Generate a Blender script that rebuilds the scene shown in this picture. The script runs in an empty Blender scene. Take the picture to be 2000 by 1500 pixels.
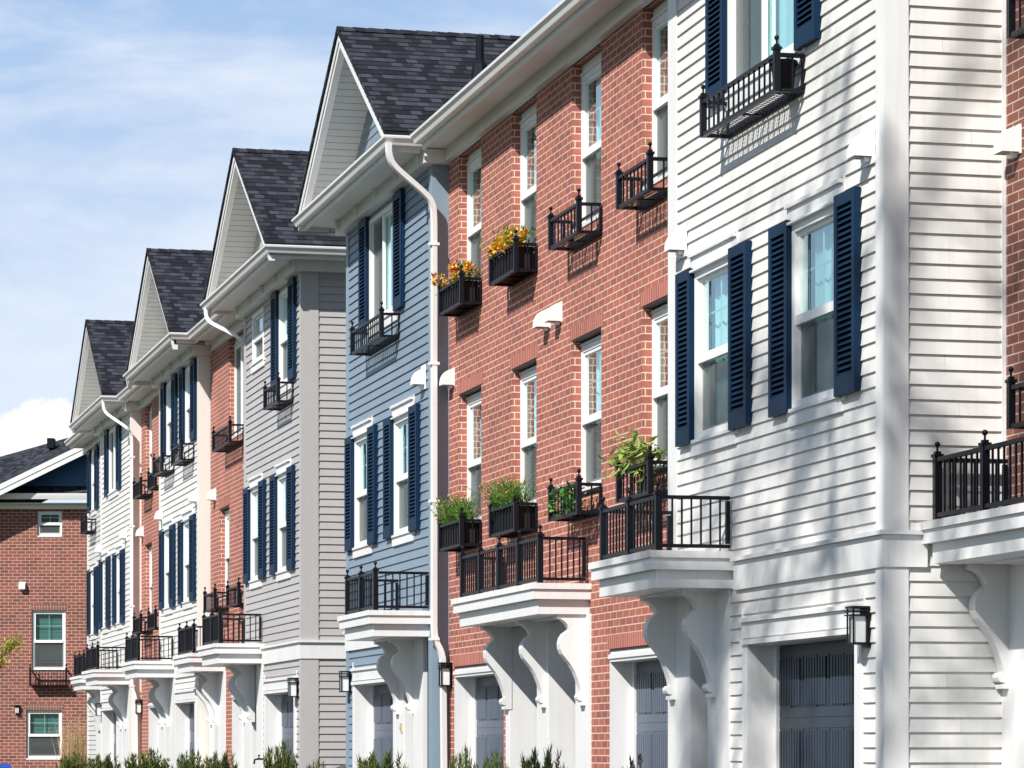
import bpy, math, random
DBG = 0
from mathutils import Vector
R = math.radians
random.seed(7)
sc = bpy.context.scene
COL = sc.collection
CH = 1.4                                   # camera height
AL = math.atan(1555 / 6400.)               # angle between lens axis and the street
FX, BX = 7.62, 7.79                        # facade planes: projecting bays, brick fronts
ZS = 7.97                                  # soffit level
# ------------------------------------------------------------------ mesh builder
class MB:
    def __init__(s, T=None): s.v = []; s.f = []; s.m = []; s.T = T; s.mi = 0; s.uvs = {}
    def add(s, pts, faces):
        b = len(s.v)
        for p in pts: s.v.append(tuple(s.T(*p)) if s.T else tuple(p))
        for f in faces: s.f.append([b + i for i in f]); s.m.append(s.mi)
    def quad(s, *p): s.add(p, [list(range(len(p)))])
    def box(s, x0, x1, y0, y1, z0, z1):
        s.add([(x0,y0,z0),(x1,y0,z0),(x1,y1,z0),(x0,y1,z0),(x0,y0,z1),(x1,y0,z1),(x1,y1,z1),(x0,y1,z1)],
              [(0,3,2,1),(4,5,6,7),(0,1,5,4),(1,2,6,5),(2,3,7,6),(3,0,4,7)])
    def prism(s, prof, fn, a, b):          # prof: 2D points, fn(p, q, t) -> point, extruded from t=a to t=b
        n = len(prof)
        s.add([fn(p[0], p[1], a) for p in prof] + [fn(p[0], p[1], b) for p in prof],
              [[i, (i+1) % n, n + (i+1) % n, n + i] for i in range(n)] + [list(range(n))[::-1], list(range(n, 2*n))])
    def tube(s, path, r, n=8, caps=True, sq=None):
        path = [Vector(p) for p in path]; rings = []
        for i, p in enumerate(path):
            d = (path[min(i+1, len(path)-1)] - path[max(i-1, 0)]).normalized()
            u = d.cross(Vector((0,0,1)))
            if sq: h = path[-1]-path[0]; u = Vector((-h.y, h.x, 0)) if Vector((h.x,h.y)).length > .01 else Vector((1,0,0))
            if u.length < .05: u = d.cross(Vector((0,1,0)))
            u.normalize(); w = u.cross(d)
            if sq: rings.append([p + u*a*sq[0] + w*b*sq[1] for a, b in ((-1,-1),(1,-1),(1,1),(-1,1))])
            else:
                rr = r[i] if isinstance(r, (list, tuple)) else r
                rings.append([p + (u*math.cos(6.2832*k/n) + w*math.sin(6.2832*k/n))*rr for k in range(n)])
        n = len(rings[0])
        s.add([q for g in rings for q in g],
              [[i*n+k, i*n+(k+1) % n, (i+1)*n+(k+1) % n, (i+1)*n+k] for i in range(len(rings)-1) for k in range(n)]
              + ([list(range(n))[::-1], [(len(rings)-1)*n+k for k in range(n)]] if caps else []))
    def ball(s, c, r, n=8, m=6, sz=1):
        pts = [(c[0], c[1], c[2]-r*sz)]
        for j in range(1, m):
            t = math.pi*j/m
            for k in range(n): pts.append((c[0]+r*math.sin(t)*math.cos(6.2832*k/n), c[1]+r*math.sin(t)*math.sin(6.2832*k/n), c[2]-r*sz*math.cos(t)))
        pts.append((c[0], c[1], c[2]+r*sz)); L = len(pts)-1
        f = [[0, 1+(k+1) % n, 1+k] for k in range(n)] + [[L, L-n+k, L-n+(k+1) % n] for k in range(n)]
        for j in range(m-2):
            for k in range(n): f.append([1+j*n+k, 1+j*n+(k+1) % n, 1+(j+1)*n+(k+1) % n, 1+(j+1)*n+k])
        s.add(pts, f)
    def mesh(s, name, mats, smooth=False, uv='box', bevel=0):
        me = bpy.data.meshes.new(name); me.from_pydata(s.v, [], s.f)
        for m in (mats if isinstance(mats, (list, tuple)) else [mats]): me.materials.append(m)
        me.polygons.foreach_set('material_index', s.m)
        if smooth: me.polygons.foreach_set('use_smooth', [True]*len(s.f))
        ul = me.uv_layers.new(name='UVMap'); co = me.vertices
        for p in me.polygons:
            n = p.normal; a = [abs(n.x), abs(n.y), abs(n.z)]
            for li in p.loop_indices:
                c = co[me.loops[li].vertex_index].co
                if uv == 'roof': q = (c.x, -abs(c.y)*1.171) if True else 0
                elif a[0] >= a[1] and a[0] >= a[2]: q = (c.y, c.z)
                elif a[1] >= a[2]: q = (c.x, c.z)
                else: q = (c.x, c.y)
                ul.data[li].uv = q
        me.update(); return me
W = {}                                      # world position of every placed object
def obj(name, me, parent=None, loc=(0,0,0)):
    if isinstance(me, tuple): me = me[0].mesh(name, *me[1:])
    o = bpy.data.objects.new(name, me); COL.objects.link(o); loc = Vector(loc); W[o] = loc
    if parent: o.parent = parent; o.location = loc - W[parent]
    else: o.location = loc
    return o
def thing(name, label, cat, loc, group=None, rz=0):
    o = bpy.data.objects.new(name, None); COL.objects.link(o); o.empty_display_size = .3
    o.location = loc; o.rotation_euler.z = rz; o['label'] = label; o['category'] = cat
    if group: o['group'] = group
    W[o] = Vector((0,0,0)) if rz else Vector(loc)
    return o
CACHE = {}
def cached(key, fn):
    if key not in CACHE: CACHE[key] = fn()
    return CACHE[key]
def copy_tree(root, loc, label=None, group=None):
    r = root.copy(); COL.objects.link(r); r.location = loc; W[r] = Vector(loc)
    if label: r['label'] = label
    if group: r['group'] = group
    for ch in list(root.children):
        c = ch.copy(); COL.objects.link(c); c.parent = r
        for g in ch.children:
            d = g.copy(); COL.objects.link(d); d.parent = c
    return r
# ------------------------------------------------------------------ materials
def mat(name):
    m = bpy.data.materials.new(name); m.use_nodes = True
    nt = m.node_tree; return m, nt, nt.nodes['Principled BSDF']
def N(nt, t, **kw):
    n = nt.nodes.new(t)
    for k, v in kw.items():
        if k in n.inputs.keys(): n.inputs[k].default_value = v
        else: setattr(n, k, v)
    return n
def ramp(nt, stops, interp='LINEAR'):
    r = nt.nodes.new('ShaderNodeValToRGB'); e = r.color_ramp.elements; r.color_ramp.interpolation = interp
    while len(e) < len(stops): e.new(.5)
    for i, (p, c) in enumerate(stops): e[i].position = p; e[i].color = (*c, 1) if len(c) == 3 else c
    return r
def paint(name, col, rough=.5, var=.05, scale=3.0, spec=.4, streak=0, bump=.0):
    m, nt, p = mat(name); L = nt.links
    tc = N(nt, 'ShaderNodeNewGeometry')
    mp = N(nt, 'ShaderNodeMapping'); mp.inputs['Scale'].default_value = (scale, scale, scale*.35)
    L.new(tc.outputs['Position'], mp.inputs[0])
    no = N(nt, 'ShaderNodeTexNoise', Scale=1.0, Detail=5.0, Roughness=.65); L.new(mp.outputs[0], no.inputs[0])
    lo = [max(0, c*(1-var*1.6)) for c in col]; hi = [min(1, c*(1+var)) for c in col]
    r = ramp(nt, [(.3, lo), (.7, hi)]); L.new(no.outputs['Fac'], r.inputs[0]); out = r.outputs[0]
    if streak:
        m2 = N(nt, 'ShaderNodeMapping'); m2.inputs['Scale'].default_value = (22, 22, 1.1); L.new(tc.outputs['Position'], m2.inputs[0])
        n2 = N(nt, 'ShaderNodeTexNoise', Scale=1.0, Detail=4.0); L.new(m2.outputs[0], n2.inputs[0])
        r2 = ramp(nt, [(.5, (1,1,1)), (.78, (1-streak,)*3)]); L.new(n2.outputs['Fac'], r2.inputs[0])
        mx = N(nt, 'ShaderNodeMix', data_type='RGBA', blend_type='MULTIPLY'); mx.inputs[0].default_value = 1
        L.new(out, mx.inputs[6]); L.new(r2.outputs[0], mx.inputs[7]); out = mx.outputs[2]
    L.new(out, p.inputs['Base Color']); p.inputs['Roughness'].default_value = rough
    p.inputs['Specular IOR Level'].default_value = spec
    if bump:
        b = N(nt, 'ShaderNodeBump', Strength=bump, Distance=.004); n3 = N(nt, 'ShaderNodeTexNoise', Scale=60.0, Detail=3.0)
        L.new(tc.outputs['Position'], n3.inputs[0]); L.new(n3.outputs['Fac'], b.inputs['Height']); L.new(b.outputs[0], p.inputs['Normal'])
    return m
def brickmat(name, c1, c2, mortar, w=.203, h=.0677, ms=.0052, off=.5, rough=.85):
    m, nt, p = mat(name); L = nt.links
    tc = N(nt, 'ShaderNodeTexCoord')
    b = N(nt, 'ShaderNodeTexBrick', offset=off); b.inputs['Scale'].default_value = 1
    for k, v in (('Brick Width', w), ('Row Height', h), ('Mortar Size', ms), ('Mortar Smooth', .15), ('Bias', -.1)): b.inputs[k].default_value = v
    b.inputs['Color1'].default_value = (*c1, 1); b.inputs['Color2'].default_value = (*c2, 1); b.inputs['Mortar'].default_value = (*mortar, 1)
    L.new(tc.outputs['UV'], b.inputs['Vector'])
    no = N(nt, 'ShaderNodeTexNoise', Scale=38.0, Detail=6.0, Roughness=.7); L.new(tc.outputs['UV'], no.inputs[0])
    n2 = N(nt, 'ShaderNodeTexNoise', Scale=.9, Detail=4.0); L.new(tc.outputs['UV'], n2.inputs[0])
    r = ramp(nt, [(.25, (.82,.8,.8)), (.75, (1.12,1.1,1.08))]); L.new(no.outputs['Fac'], r.inputs[0])
    r2 = ramp(nt, [(.35, (.9,.9,.9)), (.7, (1.1,1.08,1.08))]); L.new(n2.outputs['Fac'], r2.inputs[0])
    mx = N(nt, 'ShaderNodeMix', data_type='RGBA', blend_type='MULTIPLY'); mx.inputs[0].default_value = 1
    mx2 = N(nt, 'ShaderNodeMix', data_type='RGBA', blend_type='MULTIPLY'); mx2.inputs[0].default_value = 1
    L.new(b.outputs['Color'], mx.inputs[6]); L.new(r.outputs[0], mx.inputs[7]); L.new(mx.outputs[2], mx2.inputs[6]); L.new(r2.outputs[0], mx2.inputs[7])
    L.new(mx2.outputs[2], p.inputs['Base Color']); p.inputs['Roughness'].default_value = rough; p.inputs['Specular IOR Level'].default_value = .25
    ad = N(nt, 'ShaderNodeMath', operation='MULTIPLY_ADD'); ad.inputs[1].default_value = .25
    sb = N(nt, 'ShaderNodeMath', operation='SUBTRACT'); sb.inputs[0].default_value = 1; L.new(b.outputs['Fac'], sb.inputs[1])
    L.new(no.outputs['Fac'], ad.inputs[0]); L.new(sb.outputs[0], ad.inputs[2])
    bp = N(nt, 'ShaderNodeBump', Strength=.6, Distance=.006); L.new(ad.outputs[0], bp.inputs['Height']); L.new(bp.outputs[0], p.inputs['Normal'])
    return m
def shinglemat():
    m, nt, p = mat('asphalt_shingle'); L = nt.links
    tc = N(nt, 'ShaderNodeTexCoord')
    b = N(nt, 'ShaderNodeTexBrick', offset=.43, offset_frequency=2); b.inputs['Scale'].default_value = 1
    for k, v in (('Brick Width', .125), ('Row Height', .14), ('Mortar Size', .0016), ('Mortar Smooth', .1), ('Bias', -.25)): b.inputs[k].default_value = v
    b.inputs['Color1'].default_value = (.012,.014,.02,1); b.inputs['Color2'].default_value = (.07,.076,.094,1); b.inputs['Mortar'].default_value = (.012,.012,.016,1)
    L.new(tc.outputs['UV'], b.inputs['Vector'])
    no = N(nt, 'ShaderNodeTexNoise', Scale=90.0, Detail=4.0, Roughness=.8); L.new(tc.outputs['UV'], no.inputs[0])
    r = ramp(nt, [(.3, (.72,.72,.72)), (.7, (1.3,1.3,1.3))]); L.new(no.outputs['Fac'], r.inputs[0])
    mx = N(nt, 'ShaderNodeMix', data_type='RGBA', blend_type='MULTIPLY'); mx.inputs[0].default_value = 1
    L.new(b.outputs['Color'], mx.inputs[6]); L.new(r.outputs[0], mx.inputs[7]); L.new(mx.outputs[2], p.inputs['Base Color'])
    p.inputs['Roughness'].default_value = .9; p.inputs['Specular IOR Level'].default_value = .2
    bp = N(nt, 'ShaderNodeBump', Strength=.5, Distance=.006); L.new(no.outputs['Fac'], bp.inputs['Height']); L.new(bp.outputs[0], p.inputs['Normal'])
    return m
def glassmat():
    m, nt, p = mat('window_glass'); L = nt.links; nt.nodes.remove(p)
    tr = N(nt, 'ShaderNodeBsdfTransparent'); tr.inputs[0].default_value = (.66,.92,.91,1)
    gl = N(nt, 'ShaderNodeBsdfGlossy', Roughness=.015); gl.inputs[0].default_value = (.86,.98,1,1)
    fr = N(nt, 'ShaderNodeFresnel', IOR=1.55); tc = N(nt, 'ShaderNodeNewGeometry')
    no = N(nt, 'ShaderNodeTexNoise', Scale=1.7, Detail=1.0); L.new(tc.outputs['Position'], no.inputs[0])
    bp = N(nt, 'ShaderNodeBump', Strength=.08, Distance=.02); L.new(no.outputs['Fac'], bp.inputs['Height']); L.new(bp.outputs[0], gl.inputs['Normal'])
    mx = N(nt, 'ShaderNodeMixShader'); mu = N(nt, 'ShaderNodeMath', operation='MULTIPLY'); mu.inputs[1].default_value = .62; L.new(fr.outputs[0], mu.inputs[0]); L.new(mu.outputs[0], mx.inputs[0]); L.new(tr.outputs[0], mx.inputs[1]); L.new(gl.outputs[0], mx.inputs[2])
    L.new(mx.outputs[0], nt.nodes['Material Output'].inputs[0]); return m
def screenmat():
    m, nt, p = mat('insect_screen'); L = nt.links
    p.inputs['Base Color'].default_value = (.075,.08,.085,1); p.inputs['Roughness'].default_value = .7
    tr = N(nt, 'ShaderNodeBsdfTransparent'); mx = N(nt, 'ShaderNodeMixShader'); mx.inputs[0].default_value = .62
    L.new(tr.outputs[0], mx.inputs[1]); L.new(p.outputs[0], mx.inputs[2]); L.new(mx.outputs[0], nt.nodes['Material Output'].inputs[0]); return m
def leafmat(name, stops, rough=.55, interp='LINEAR', trans=.25):
    m, nt, p = mat(name); L = nt.links
    g = N(nt, 'ShaderNodeNewGeometry'); r = ramp(nt, stops, interp); L.new(g.outputs['Random Per Island'], r.inputs[0])
    L.new(r.outputs[0], p.inputs['Base Color']); p.inputs['Roughness'].default_value = rough; p.inputs['Specular IOR Level'].default_value = .3
    if trans:
        t = N(nt, 'ShaderNodeBsdfTranslucent'); L.new(r.outputs[0], t.inputs[0]); mx = N(nt, 'ShaderNodeMixShader'); mx.inputs[0].default_value = trans
        L.new(p.outputs[0], mx.inputs[1]); L.new(t.outputs[0], mx.inputs[2]); L.new(mx.outputs[0], nt.nodes['Material Output'].inputs[0])
    return m
M = dict(
    white=paint('white_siding', (.715,.7,.675), .45, .045, 1.2, .4, .09),
    blue=paint('blue_siding', (.2,.262,.33), .45, .05, 1.2, .4, .06),
    grey=paint('grey_siding', (.44,.42,.415), .45, .04, 1.2, .4, .05),
    palegrey=paint('pale_grey_siding', (.6,.59,.58), .45, .04, 1.2, .4, .05),
    navywall=paint('navy_siding', (.02,.085,.19), .5, .05, 1.2),
    trim=paint('white_trim', (.74,.74,.735), .42, .04, 2, .4, .08, .05),
    greytrim=paint('grey_trim', (.46,.44,.43), .45, .04, 2, .4, .05, .05),
    bluetrim=paint('blue_trim', (.225,.3,.375), .45, .04, 2, .4, .05, .05),
    cream=paint('cream_trim', (.74,.71,.66), .45, .03, 2, .4, .05, .05),
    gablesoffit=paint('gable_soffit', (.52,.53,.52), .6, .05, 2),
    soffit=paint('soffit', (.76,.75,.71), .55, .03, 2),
    deckwear=paint('weathered_cap', (.76,.75,.73), .6, .07, 5, .3, .16),
    gutter=paint('gutter_metal', (.77,.765,.75), .35, .03, 2, .5),
    vinyl=paint('vinyl_frame', (.82,.82,.81), .35, .02, 2),
    shutter=paint('navy_shutter', (.0025,.021,.056), .5, .08, 4, .18),
    iron=paint('black_iron', (.006,.007,.012), .4, .15, 8, .22),
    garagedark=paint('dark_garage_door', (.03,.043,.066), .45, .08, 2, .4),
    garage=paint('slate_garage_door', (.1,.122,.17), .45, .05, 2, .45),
    door=paint('navy_door', (.03,.045,.08), .4, .05, 2),
    curtain=paint('curtain_cloth', (.8,.86,.85), .8, .05, 3, .1),
    blind=paint('window_blind', (.34,.46,.43), .7, .05, 3, .1),
    room=paint('room_dark', (.09,.09,.085), .9, .1, 2, .1),
    concrete=paint('driveway_concrete', (.105,.108,.115), .9, .12, 2.5, .2, 0, .3),
    asphalt=paint('asphalt', (.055,.055,.057), .9, .15, 5, .2, 0, .5),
    lantern=paint('frosted_lamp_glass', (.75,.77,.76), .35, .02, 4),
    bark=paint('bark', (.1,.075,.055), .9, .25, 12, .2, 0, .6),
    liner=paint('planter_liner', (.022,.02,.02), .8, .2, 10, .2),
    doorbell=paint('doorbell_plastic', (.45,.38,.25), .5, .05),
    bin=paint('bin_plastic', (.01,.06,.42), .4, .05), binlid=paint('bin_lid', (.03,.3,.5), .4, .05),
    cover=paint('grill_cover', (.085,.085,.09), .6, .15, 6, .3),
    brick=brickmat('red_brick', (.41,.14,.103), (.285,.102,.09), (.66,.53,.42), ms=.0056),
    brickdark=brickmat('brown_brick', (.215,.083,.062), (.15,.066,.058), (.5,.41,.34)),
    lintel=brickmat('rowlock_brick', (.42,.14,.105), (.34,.115,.1), (.68,.52,.41), w=.07, h=.5, ms=.0045, off=0),
    lintelside=brickmat('rowlock_brick_house', (.235,.093,.07), (.18,.076,.064), (.5,.41,.34), w=.07, h=.5, ms=.0045, off=0),
    shingle=shinglemat(), glass=glassmat(), screen=screenmat(),
)
M['brickfar'] = brickmat('plum_brick', (.28,.096,.072), (.17,.066,.057), (.6,.48,.4), w=.21, h=.08)
M['yew'] = leafmat('yew_leaves', [(0,(.035,.065,.018)),(.4,(.085,.135,.03)),(.8,(.2,.23,.055)),(1,(.38,.35,.1))])
M['darkleaf'] = leafmat('bronze_leaves', [(0,(.02,.016,.012)),(.7,(.05,.045,.025)),(1,(.1,.09,.04))])
M['straw'] = leafmat('dry_grass', [(0,(.42,.29,.15)),(1,(.68,.5,.28))])
M['spring'] = leafmat('spring_leaves', [(0,(.2,.25,.02)),(1,(.5,.47,.05))])
M['fern'] = leafmat('fern_leaves', [(0,(.04,.12,.02)),(.6,(.11,.26,.035)),(1,(.2,.38,.07))])
M['bigleaf'] = leafmat('variegated_leaves', [(0,(.1,.2,.025)),(.5,(.27,.38,.07)),(1,(.58,.6,.26))])
M['ivy'] = leafmat('ivy_leaves', [(0,(.02,.1,.015)),(.6,(.06,.24,.03)),(1,(.2,.4,.12))])
M['warm'] = leafmat('warm_blossoms', [(0,(.8,.5,.03)),(.26,(.8,.34,.03)),(.48,(.65,.05,.05)),(.68,(.8,.36,.3)),(.82,(.8,.62,.2)),(.92,(.4,.45,.2))], interp='CONSTANT', trans=.15)
M['yellow'] = leafmat('yellow_blossoms', [(0,(.8,.5,.03)),(.45,(.8,.4,.03)),(.7,(.72,.5,.12)),(.85,(.6,.1,.03)),(.92,(.42,.4,.15))], interp='CONSTANT', trans=.15)
M['orange'] = leafmat('orange_blossoms', [(0,(.7,.2,.04)),(.5,(.75,.35,.1)),(.8,(.7,.45,.4))], interp='CONSTANT', trans=.1)
M['pale'] = leafmat('pale_blossoms', [(0,(.75,.72,.7)),(.6,(.55,.3,.5))], interp='CONSTANT', trans=.1)
# ------------------------------------------------------------------ walls
def cutbands(z0, z1, ops):
    zs = sorted({z0, z1} | {z for o in ops for z in o[2:4] if z0 < z < z1}); return list(zip(zs, zs[1:]))
def intervals(a, b, za, zb, ops):
    res = [(a, b)]; zm = (za+zb)/2
    for o in ops:
        if o[2] < zm < o[3]:
            res = [q for (p, r) in res for q in ((p, min(r, o[0])), (max(p, o[1]), r)) if q[1]-q[0] > 1e-4]
    return res
def siding(T, a, b, z0, z1, ops, exp=.1016, lip=.017):       # T(s, d, z): s along the wall, d outward
    mb = MB(T); k = 0; z = z0
    while z < z1 - 1e-4:
        zt = min(z+exp, z1)
        for (za, zb) in cutbands(z, zt, ops):
            da = lip - (za-z)/exp*(lip-.001); db = lip - (zb-z)/exp*(lip-.001)
            iv = intervals(a, b, za, zb, ops)
            if (k*7) % 3 == 0 and iv:
                jx = a + (b-a)*((k*.6180339+.27) % 1.0)
                iv = [w for (p, q) in iv for w in (((p, jx-.001), (jx+.001, q)) if p+.2 < jx < q-.2 else ((p, q),))]
            for (p, q) in iv:
                mb.quad((p,da,za),(q,da,za),(q,db,zb),(p,db,zb))
                if za == z: mb.quad((p,.001,za),(q,.001,za),(q,da,za),(p,da,za))
                mb.quad((p,-.02,za),(p,da,za),(p,db,zb),(p,-.02,zb)); mb.quad((q,-.02,za),(q,da,za),(q,db,zb),(q,-.02,zb))
        z = zt; k += 1
    return mb
def masonry(T, a, b, z0, z1, ops, depth=.1):
    mb = MB(T)
    for (za, zb) in cutbands(z0, z1, ops):
        for (p, q) in intervals(a, b, za, zb, ops): mb.quad((p,0,za),(q,0,za),(q,0,zb),(p,0,zb))
    for (p, q, za, zb) in ops:
        mb.quad((p,0,za),(p,-depth,za),(p,-depth,zb),(p,0,zb)); mb.quad((q,0,za),(q,-depth,za),(q,-depth,zb),(q,0,zb))
        mb.quad((p,0,zb),(q,0,zb),(q,-depth,zb),(p,-depth,zb))
        if za > z0: mb.quad((p,0,za),(q,0,za),(q,-depth,za),(p,-depth,za))
    return mb
def front(x): return lambda s, d, z: (x-d, s, z)
def side(y): return lambda s, d, z: (s, y-d, z)
TF = lambda s, d, z: (-d, s, z)             # canonical part frames: wall facing the street / facing the camera
TS = lambda s, d, z: (s, -d, z)
# ------------------------------------------------------------------ windows
def window(root, loc, w, h, T=TF, kind='double', recess=0., shut=(), head=True, sill=True, curtain='curtain', cover=1., trimm=None, top=0., shz=None):
    """loc = lower near corner on the wall plane; s runs along the wall, d outward."""
    tm = trimm or M['trim']; key = (round(w,2), round(h,2), T is TF, kind, round(recess,3))
    L = Vector(loc); r = -recess
    def mk_frame():
        m = MB(T); fw = .055; d0, d1 = r-.1, r+.022 if recess == 0 else r+.0
        m.box(0, fw, d0, d1, 0, h); m.box(w-fw, w, d0, d1, 0, h); m.box(fw, w-fw, d0, d1, 0, fw); m.box(fw, w-fw, d0, d1, h-fw, h)
        return m.mesh('window_frame', M['vinyl'])
    win = obj('window', cached(('fr',)+key, mk_frame), root, L)
    zm = h*.475; sm = w*.5
    def mk_sash():
        m = MB(T); a, b = .056, w-.056; t = .032
        if kind == 'double':
            for (za, zb, d) in ((zm-.02, h-.056, r-.03), (.056, zm+.035, r-.055)):
                m.box(a, a+t, d-.02, d+.02, za, zb); m.box(b-t, b, d-.02, d+.02, za, zb)
                m.box(a+t, b-t, d-.021, d+.021, za, za+(t if za < .1 else .055)); m.box(a+t, b-t, d-.02, d+.02, zb-t, zb)
            m.box(a+.002, b-.002, r-.01, r+.012, zm-.03, zm+.04)
            zc = (zm+h)/2; m.box(a+t, b-t, r-.05, r-.042, zc-.007, zc+.007); m.box(sm-.007, sm+.007, r-.051, r-.041, zm+.03, h-.09)
        else:
            for (sa, sb, d) in ((a, sm+.03, r-.03), (sm-.03, b, r-.055)):
                m.box(sa, sa+t, d-.02, d+.02, a, h-.056); m.box(sb-t, sb, d-.02, d+.02, a, h-.056)
                m.box(sa+t, sb-t, d-.021, d+.019, a, a+t); m.box(sa+t, sb-t, d-.021, d+.019, h-.056-t, h-.056)
            m.box(sm-.035, sm+.035, r-.012, r+.014, a, h-.056)
            m.box(sm+.02, b-t, r-.075, r-.067, h*.62-.007, h*.62+.007)
        return m.mesh('sash', M['vinyl'])
    obj('sash', cached(('sa',)+key, mk_sash), win, L)
    def pane(up):
        m = MB(T)
        if kind == 'double':
            d = r-.03 if up else r-.055; za, zb = (zm+.02, h-.08) if up else (.085, zm)
            m.quad((.08,d,za),(w-.08,d,za),(w-.08,d,zb),(.08,d,zb))
        else:
            d = r-.03 if up else r-.055; sa, sb = (.08, sm) if up else (sm, w-.08)
            m.quad((sa,d,.085),(sb,d,.085),(sb,d,h-.085),(sa,d,h-.085))
        return m.mesh('pane', M['glass'])
    obj('pane', cached(('pu',)+key, lambda: pane(1)), win, L); obj('pane', cached(('pl',)+key, lambda: pane(0)), win, L)
    def mk_screen():
        m = MB(T); d = r-.027
        if kind == 'double': a, b, za, zb = .062, w-.062, .06, zm-.03
        else: a, b, za, zb = sm+.036, w-.06, .06, h-.06
        m.quad((a,d,za),(b,d,za),(b,d,zb),(a,d,zb)); return m.mesh('insect_screen', M['screen'])
    obj('insect_screen', cached(('sc',)+key, mk_screen), win, L)
    def mk_curt():
        m = MB(T); n = 40; zb = h*(1-cover) + .06; pts = []
        for i in range(n+1):
            s = .075+(w-.15)*i/n; d = r-.135 + .016*math.sin(i*1.35) + .008*math.sin(i*.7+1); pts.append((s, d))
        for (p, q) in zip(pts, pts[1:]): m.quad((p[0],p[1],zb),(q[0],q[1],zb),(q[0],q[1],h-.06),(p[0],p[1],h-.06))
        return m.mesh('curtain', M['curtain'], True)
    def mk_blind():
        m = MB(T); zb = h*(1-cover)+.07; z = h-.08
        while z > zb:
            m.quad((.075,r-.115,z),(w-.075,r-.115,z),(w-.075,r-.137,z+.028),(.075,r-.137,z+.028)); z -= .033
        m.box(.075, w-.075, r-.14, r-.11, zb-.03, zb-.006)
        return m.mesh('blind', M['blind'])
    if cover > 0: obj('curtain' if curtain == 'curtain' else 'blind', cached((curtain, cover)+key, mk_curt if curtain == 'curtain' else mk_blind), win, L)
    def mk_room():
        m = MB(T); e = .9; d = r-.102
        m.quad((-.3,-e,-.3),(w+.3,-e,-.3),(w+.3,-e,h+.2),(-.3,-e,h+.2)); m.quad((-.3,d,-.3),(-.3,-e,-.3),(-.3,-e,h+.2),(-.3,d,h+.2))
        m.quad((w+.3,d,-.3),(w+.3,-e,-.3),(w+.3,-e,h+.2),(w+.3,d,h+.2)); m.quad((-.3,d,-.3),(w+.3,d,-.3),(w+.3,-e,-.3),(-.3,-e,-.3))
        m.quad((-.3,d,h+.2),(w+.3,d,h+.2),(w+.3,-e,h+.2),(-.3,-e,h+.2)); return m.mesh('room_lining', M['room'])
    obj('room_lining', cached(('rm',)+key, mk_room), win, L)
    if head:
        def mk_head():
            m = MB(T); m.box(-.07, w+.07, 0, .03, h+.004, h+.125); m.box(-.085, w+.085, 0, .055, h+.127, h+.155); m.box(-.02, w+.02, 0, .062, h+.0, h+.016)
            m.box(-.105, -.088, 0, .024, h+.06, h+.18); m.box(w+.088, w+.105, 0, .024, h+.06, h+.18)
            return m.mesh('header', tm)
        obj('header', cached(('hd', tm.name)+key, mk_head), win, L)
    if top:
        def mk_top():
            m = MB(T); m.box(.002, w-.002, r-.09, r-.01, h+.03, h+top); m.box(.002, w-.002, r-.08, r+.012, h+.004, h+.026); return m.mesh('blind_box', tm)
        obj('blind_box', cached(('tp', top, tm.name)+key, mk_top), win, L)
    if sill:
        def mk_sill():
            m = MB(T)
            if recess: m.box(.0, w, r-.05, .012, -.035, -.002)
            else:
                m.box(-.06, w+.06, 0, .032, -.125, -.03); m.box(-.03, w+.03, 0, .05, -.028, -.002)
                m.box(-.12, -.065, 0, .026, -.05, .0); m.box(w+.065, w+.12, 0, .026, -.05, .0); m.box(w+.085, w+.105, 0, .02, -.1, -.05)
            return m.mesh('sill', tm)
        obj('sill', cached(('sl', tm.name)+key, mk_sill), win, L)
    for (sa, sb) in shut:
        sz0, sz1 = shz or (-.02, h+.04)
        obj('shutter', shutter_mesh(sb-sa, sz1-sz0, T), win, L + Vector(T(sa, .014, sz0)))
    return win
def shutter_mesh(w, h, T):
    def mk():
        m = MB(T); t = .05; st = .06
        m.box(0, st, 0, t, 0, h); m.box(w-st, w, 0, t, 0, h); m.box(st, w-st, 0, t, 0, .13); m.box(st, w-st, 0, t, h-.085, h)
        m.quad((st,.004,.13),(w-st,.004,.13),(w-st,.004,h-.085),(st,.004,h-.085))
        n = int((h-.215)/.042); p = (h-.215)/n
        for i in range(n):
            z = .13+i*p
            m.prism([(.046, z+.002), (.046, z+.012), (.012, z+p+.004), (.012, z+p-.006)], lambda d, zz, s: (s, d, zz), st, w-st)
        return m.mesh('shutter', M['shutter'])
    return cached(('shut', round(w,2), round(h,2), T is TF), mk)
# ------------------------------------------------------------------ ironwork
def post(m, x, y, z0, h, t=.023):
    m.box(x-t, x+t, y-t, y+t, z0, z0+h); m.box(x-t*1.35, x+t*1.35, y-t*1.35, y+t*1.35, z0+h+.001, z0+h+.022)
    m.box(x-t*.8, x+t*.8, y-t*.8, y+t*.8, z0+h+.023, z0+h+.04); m.tube([(x,y,z0+h+.03),(x,y,z0+h+.075)], .008, 8)
def panel(m, p, q, z0, z1, n, t=.016, b=.0065):
    """rails and balusters between two plan points"""
    p = Vector((p[0], p[1], 0)); q = Vector((q[0], q[1], 0)); d = (q-p).normalized(); nn = Vector((-d.y, d.x, 0))
    def bar(a, c, za, zb, hw):
        pts = [a-nn*hw, c-nn*hw, c+nn*hw, a+nn*hw]
        m.add([(v.x, v.y, za) for v in pts]+[(v.x, v.y, zb) for v in pts], [(0,3,2,1),(4,5,6,7),(0,1,5,4),(1,2,6,5),(2,3,7,6),(3,0,4,7)])
    bar(p, q, z0, z0+.027, t); bar(p, q, z1-.028, z1, t)
    for i in range(1, n+1):
        c = p.lerp(q, i/(n+1)); bar(c-d*b, c+d*b, z0+.027, z1-.028, b)
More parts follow.
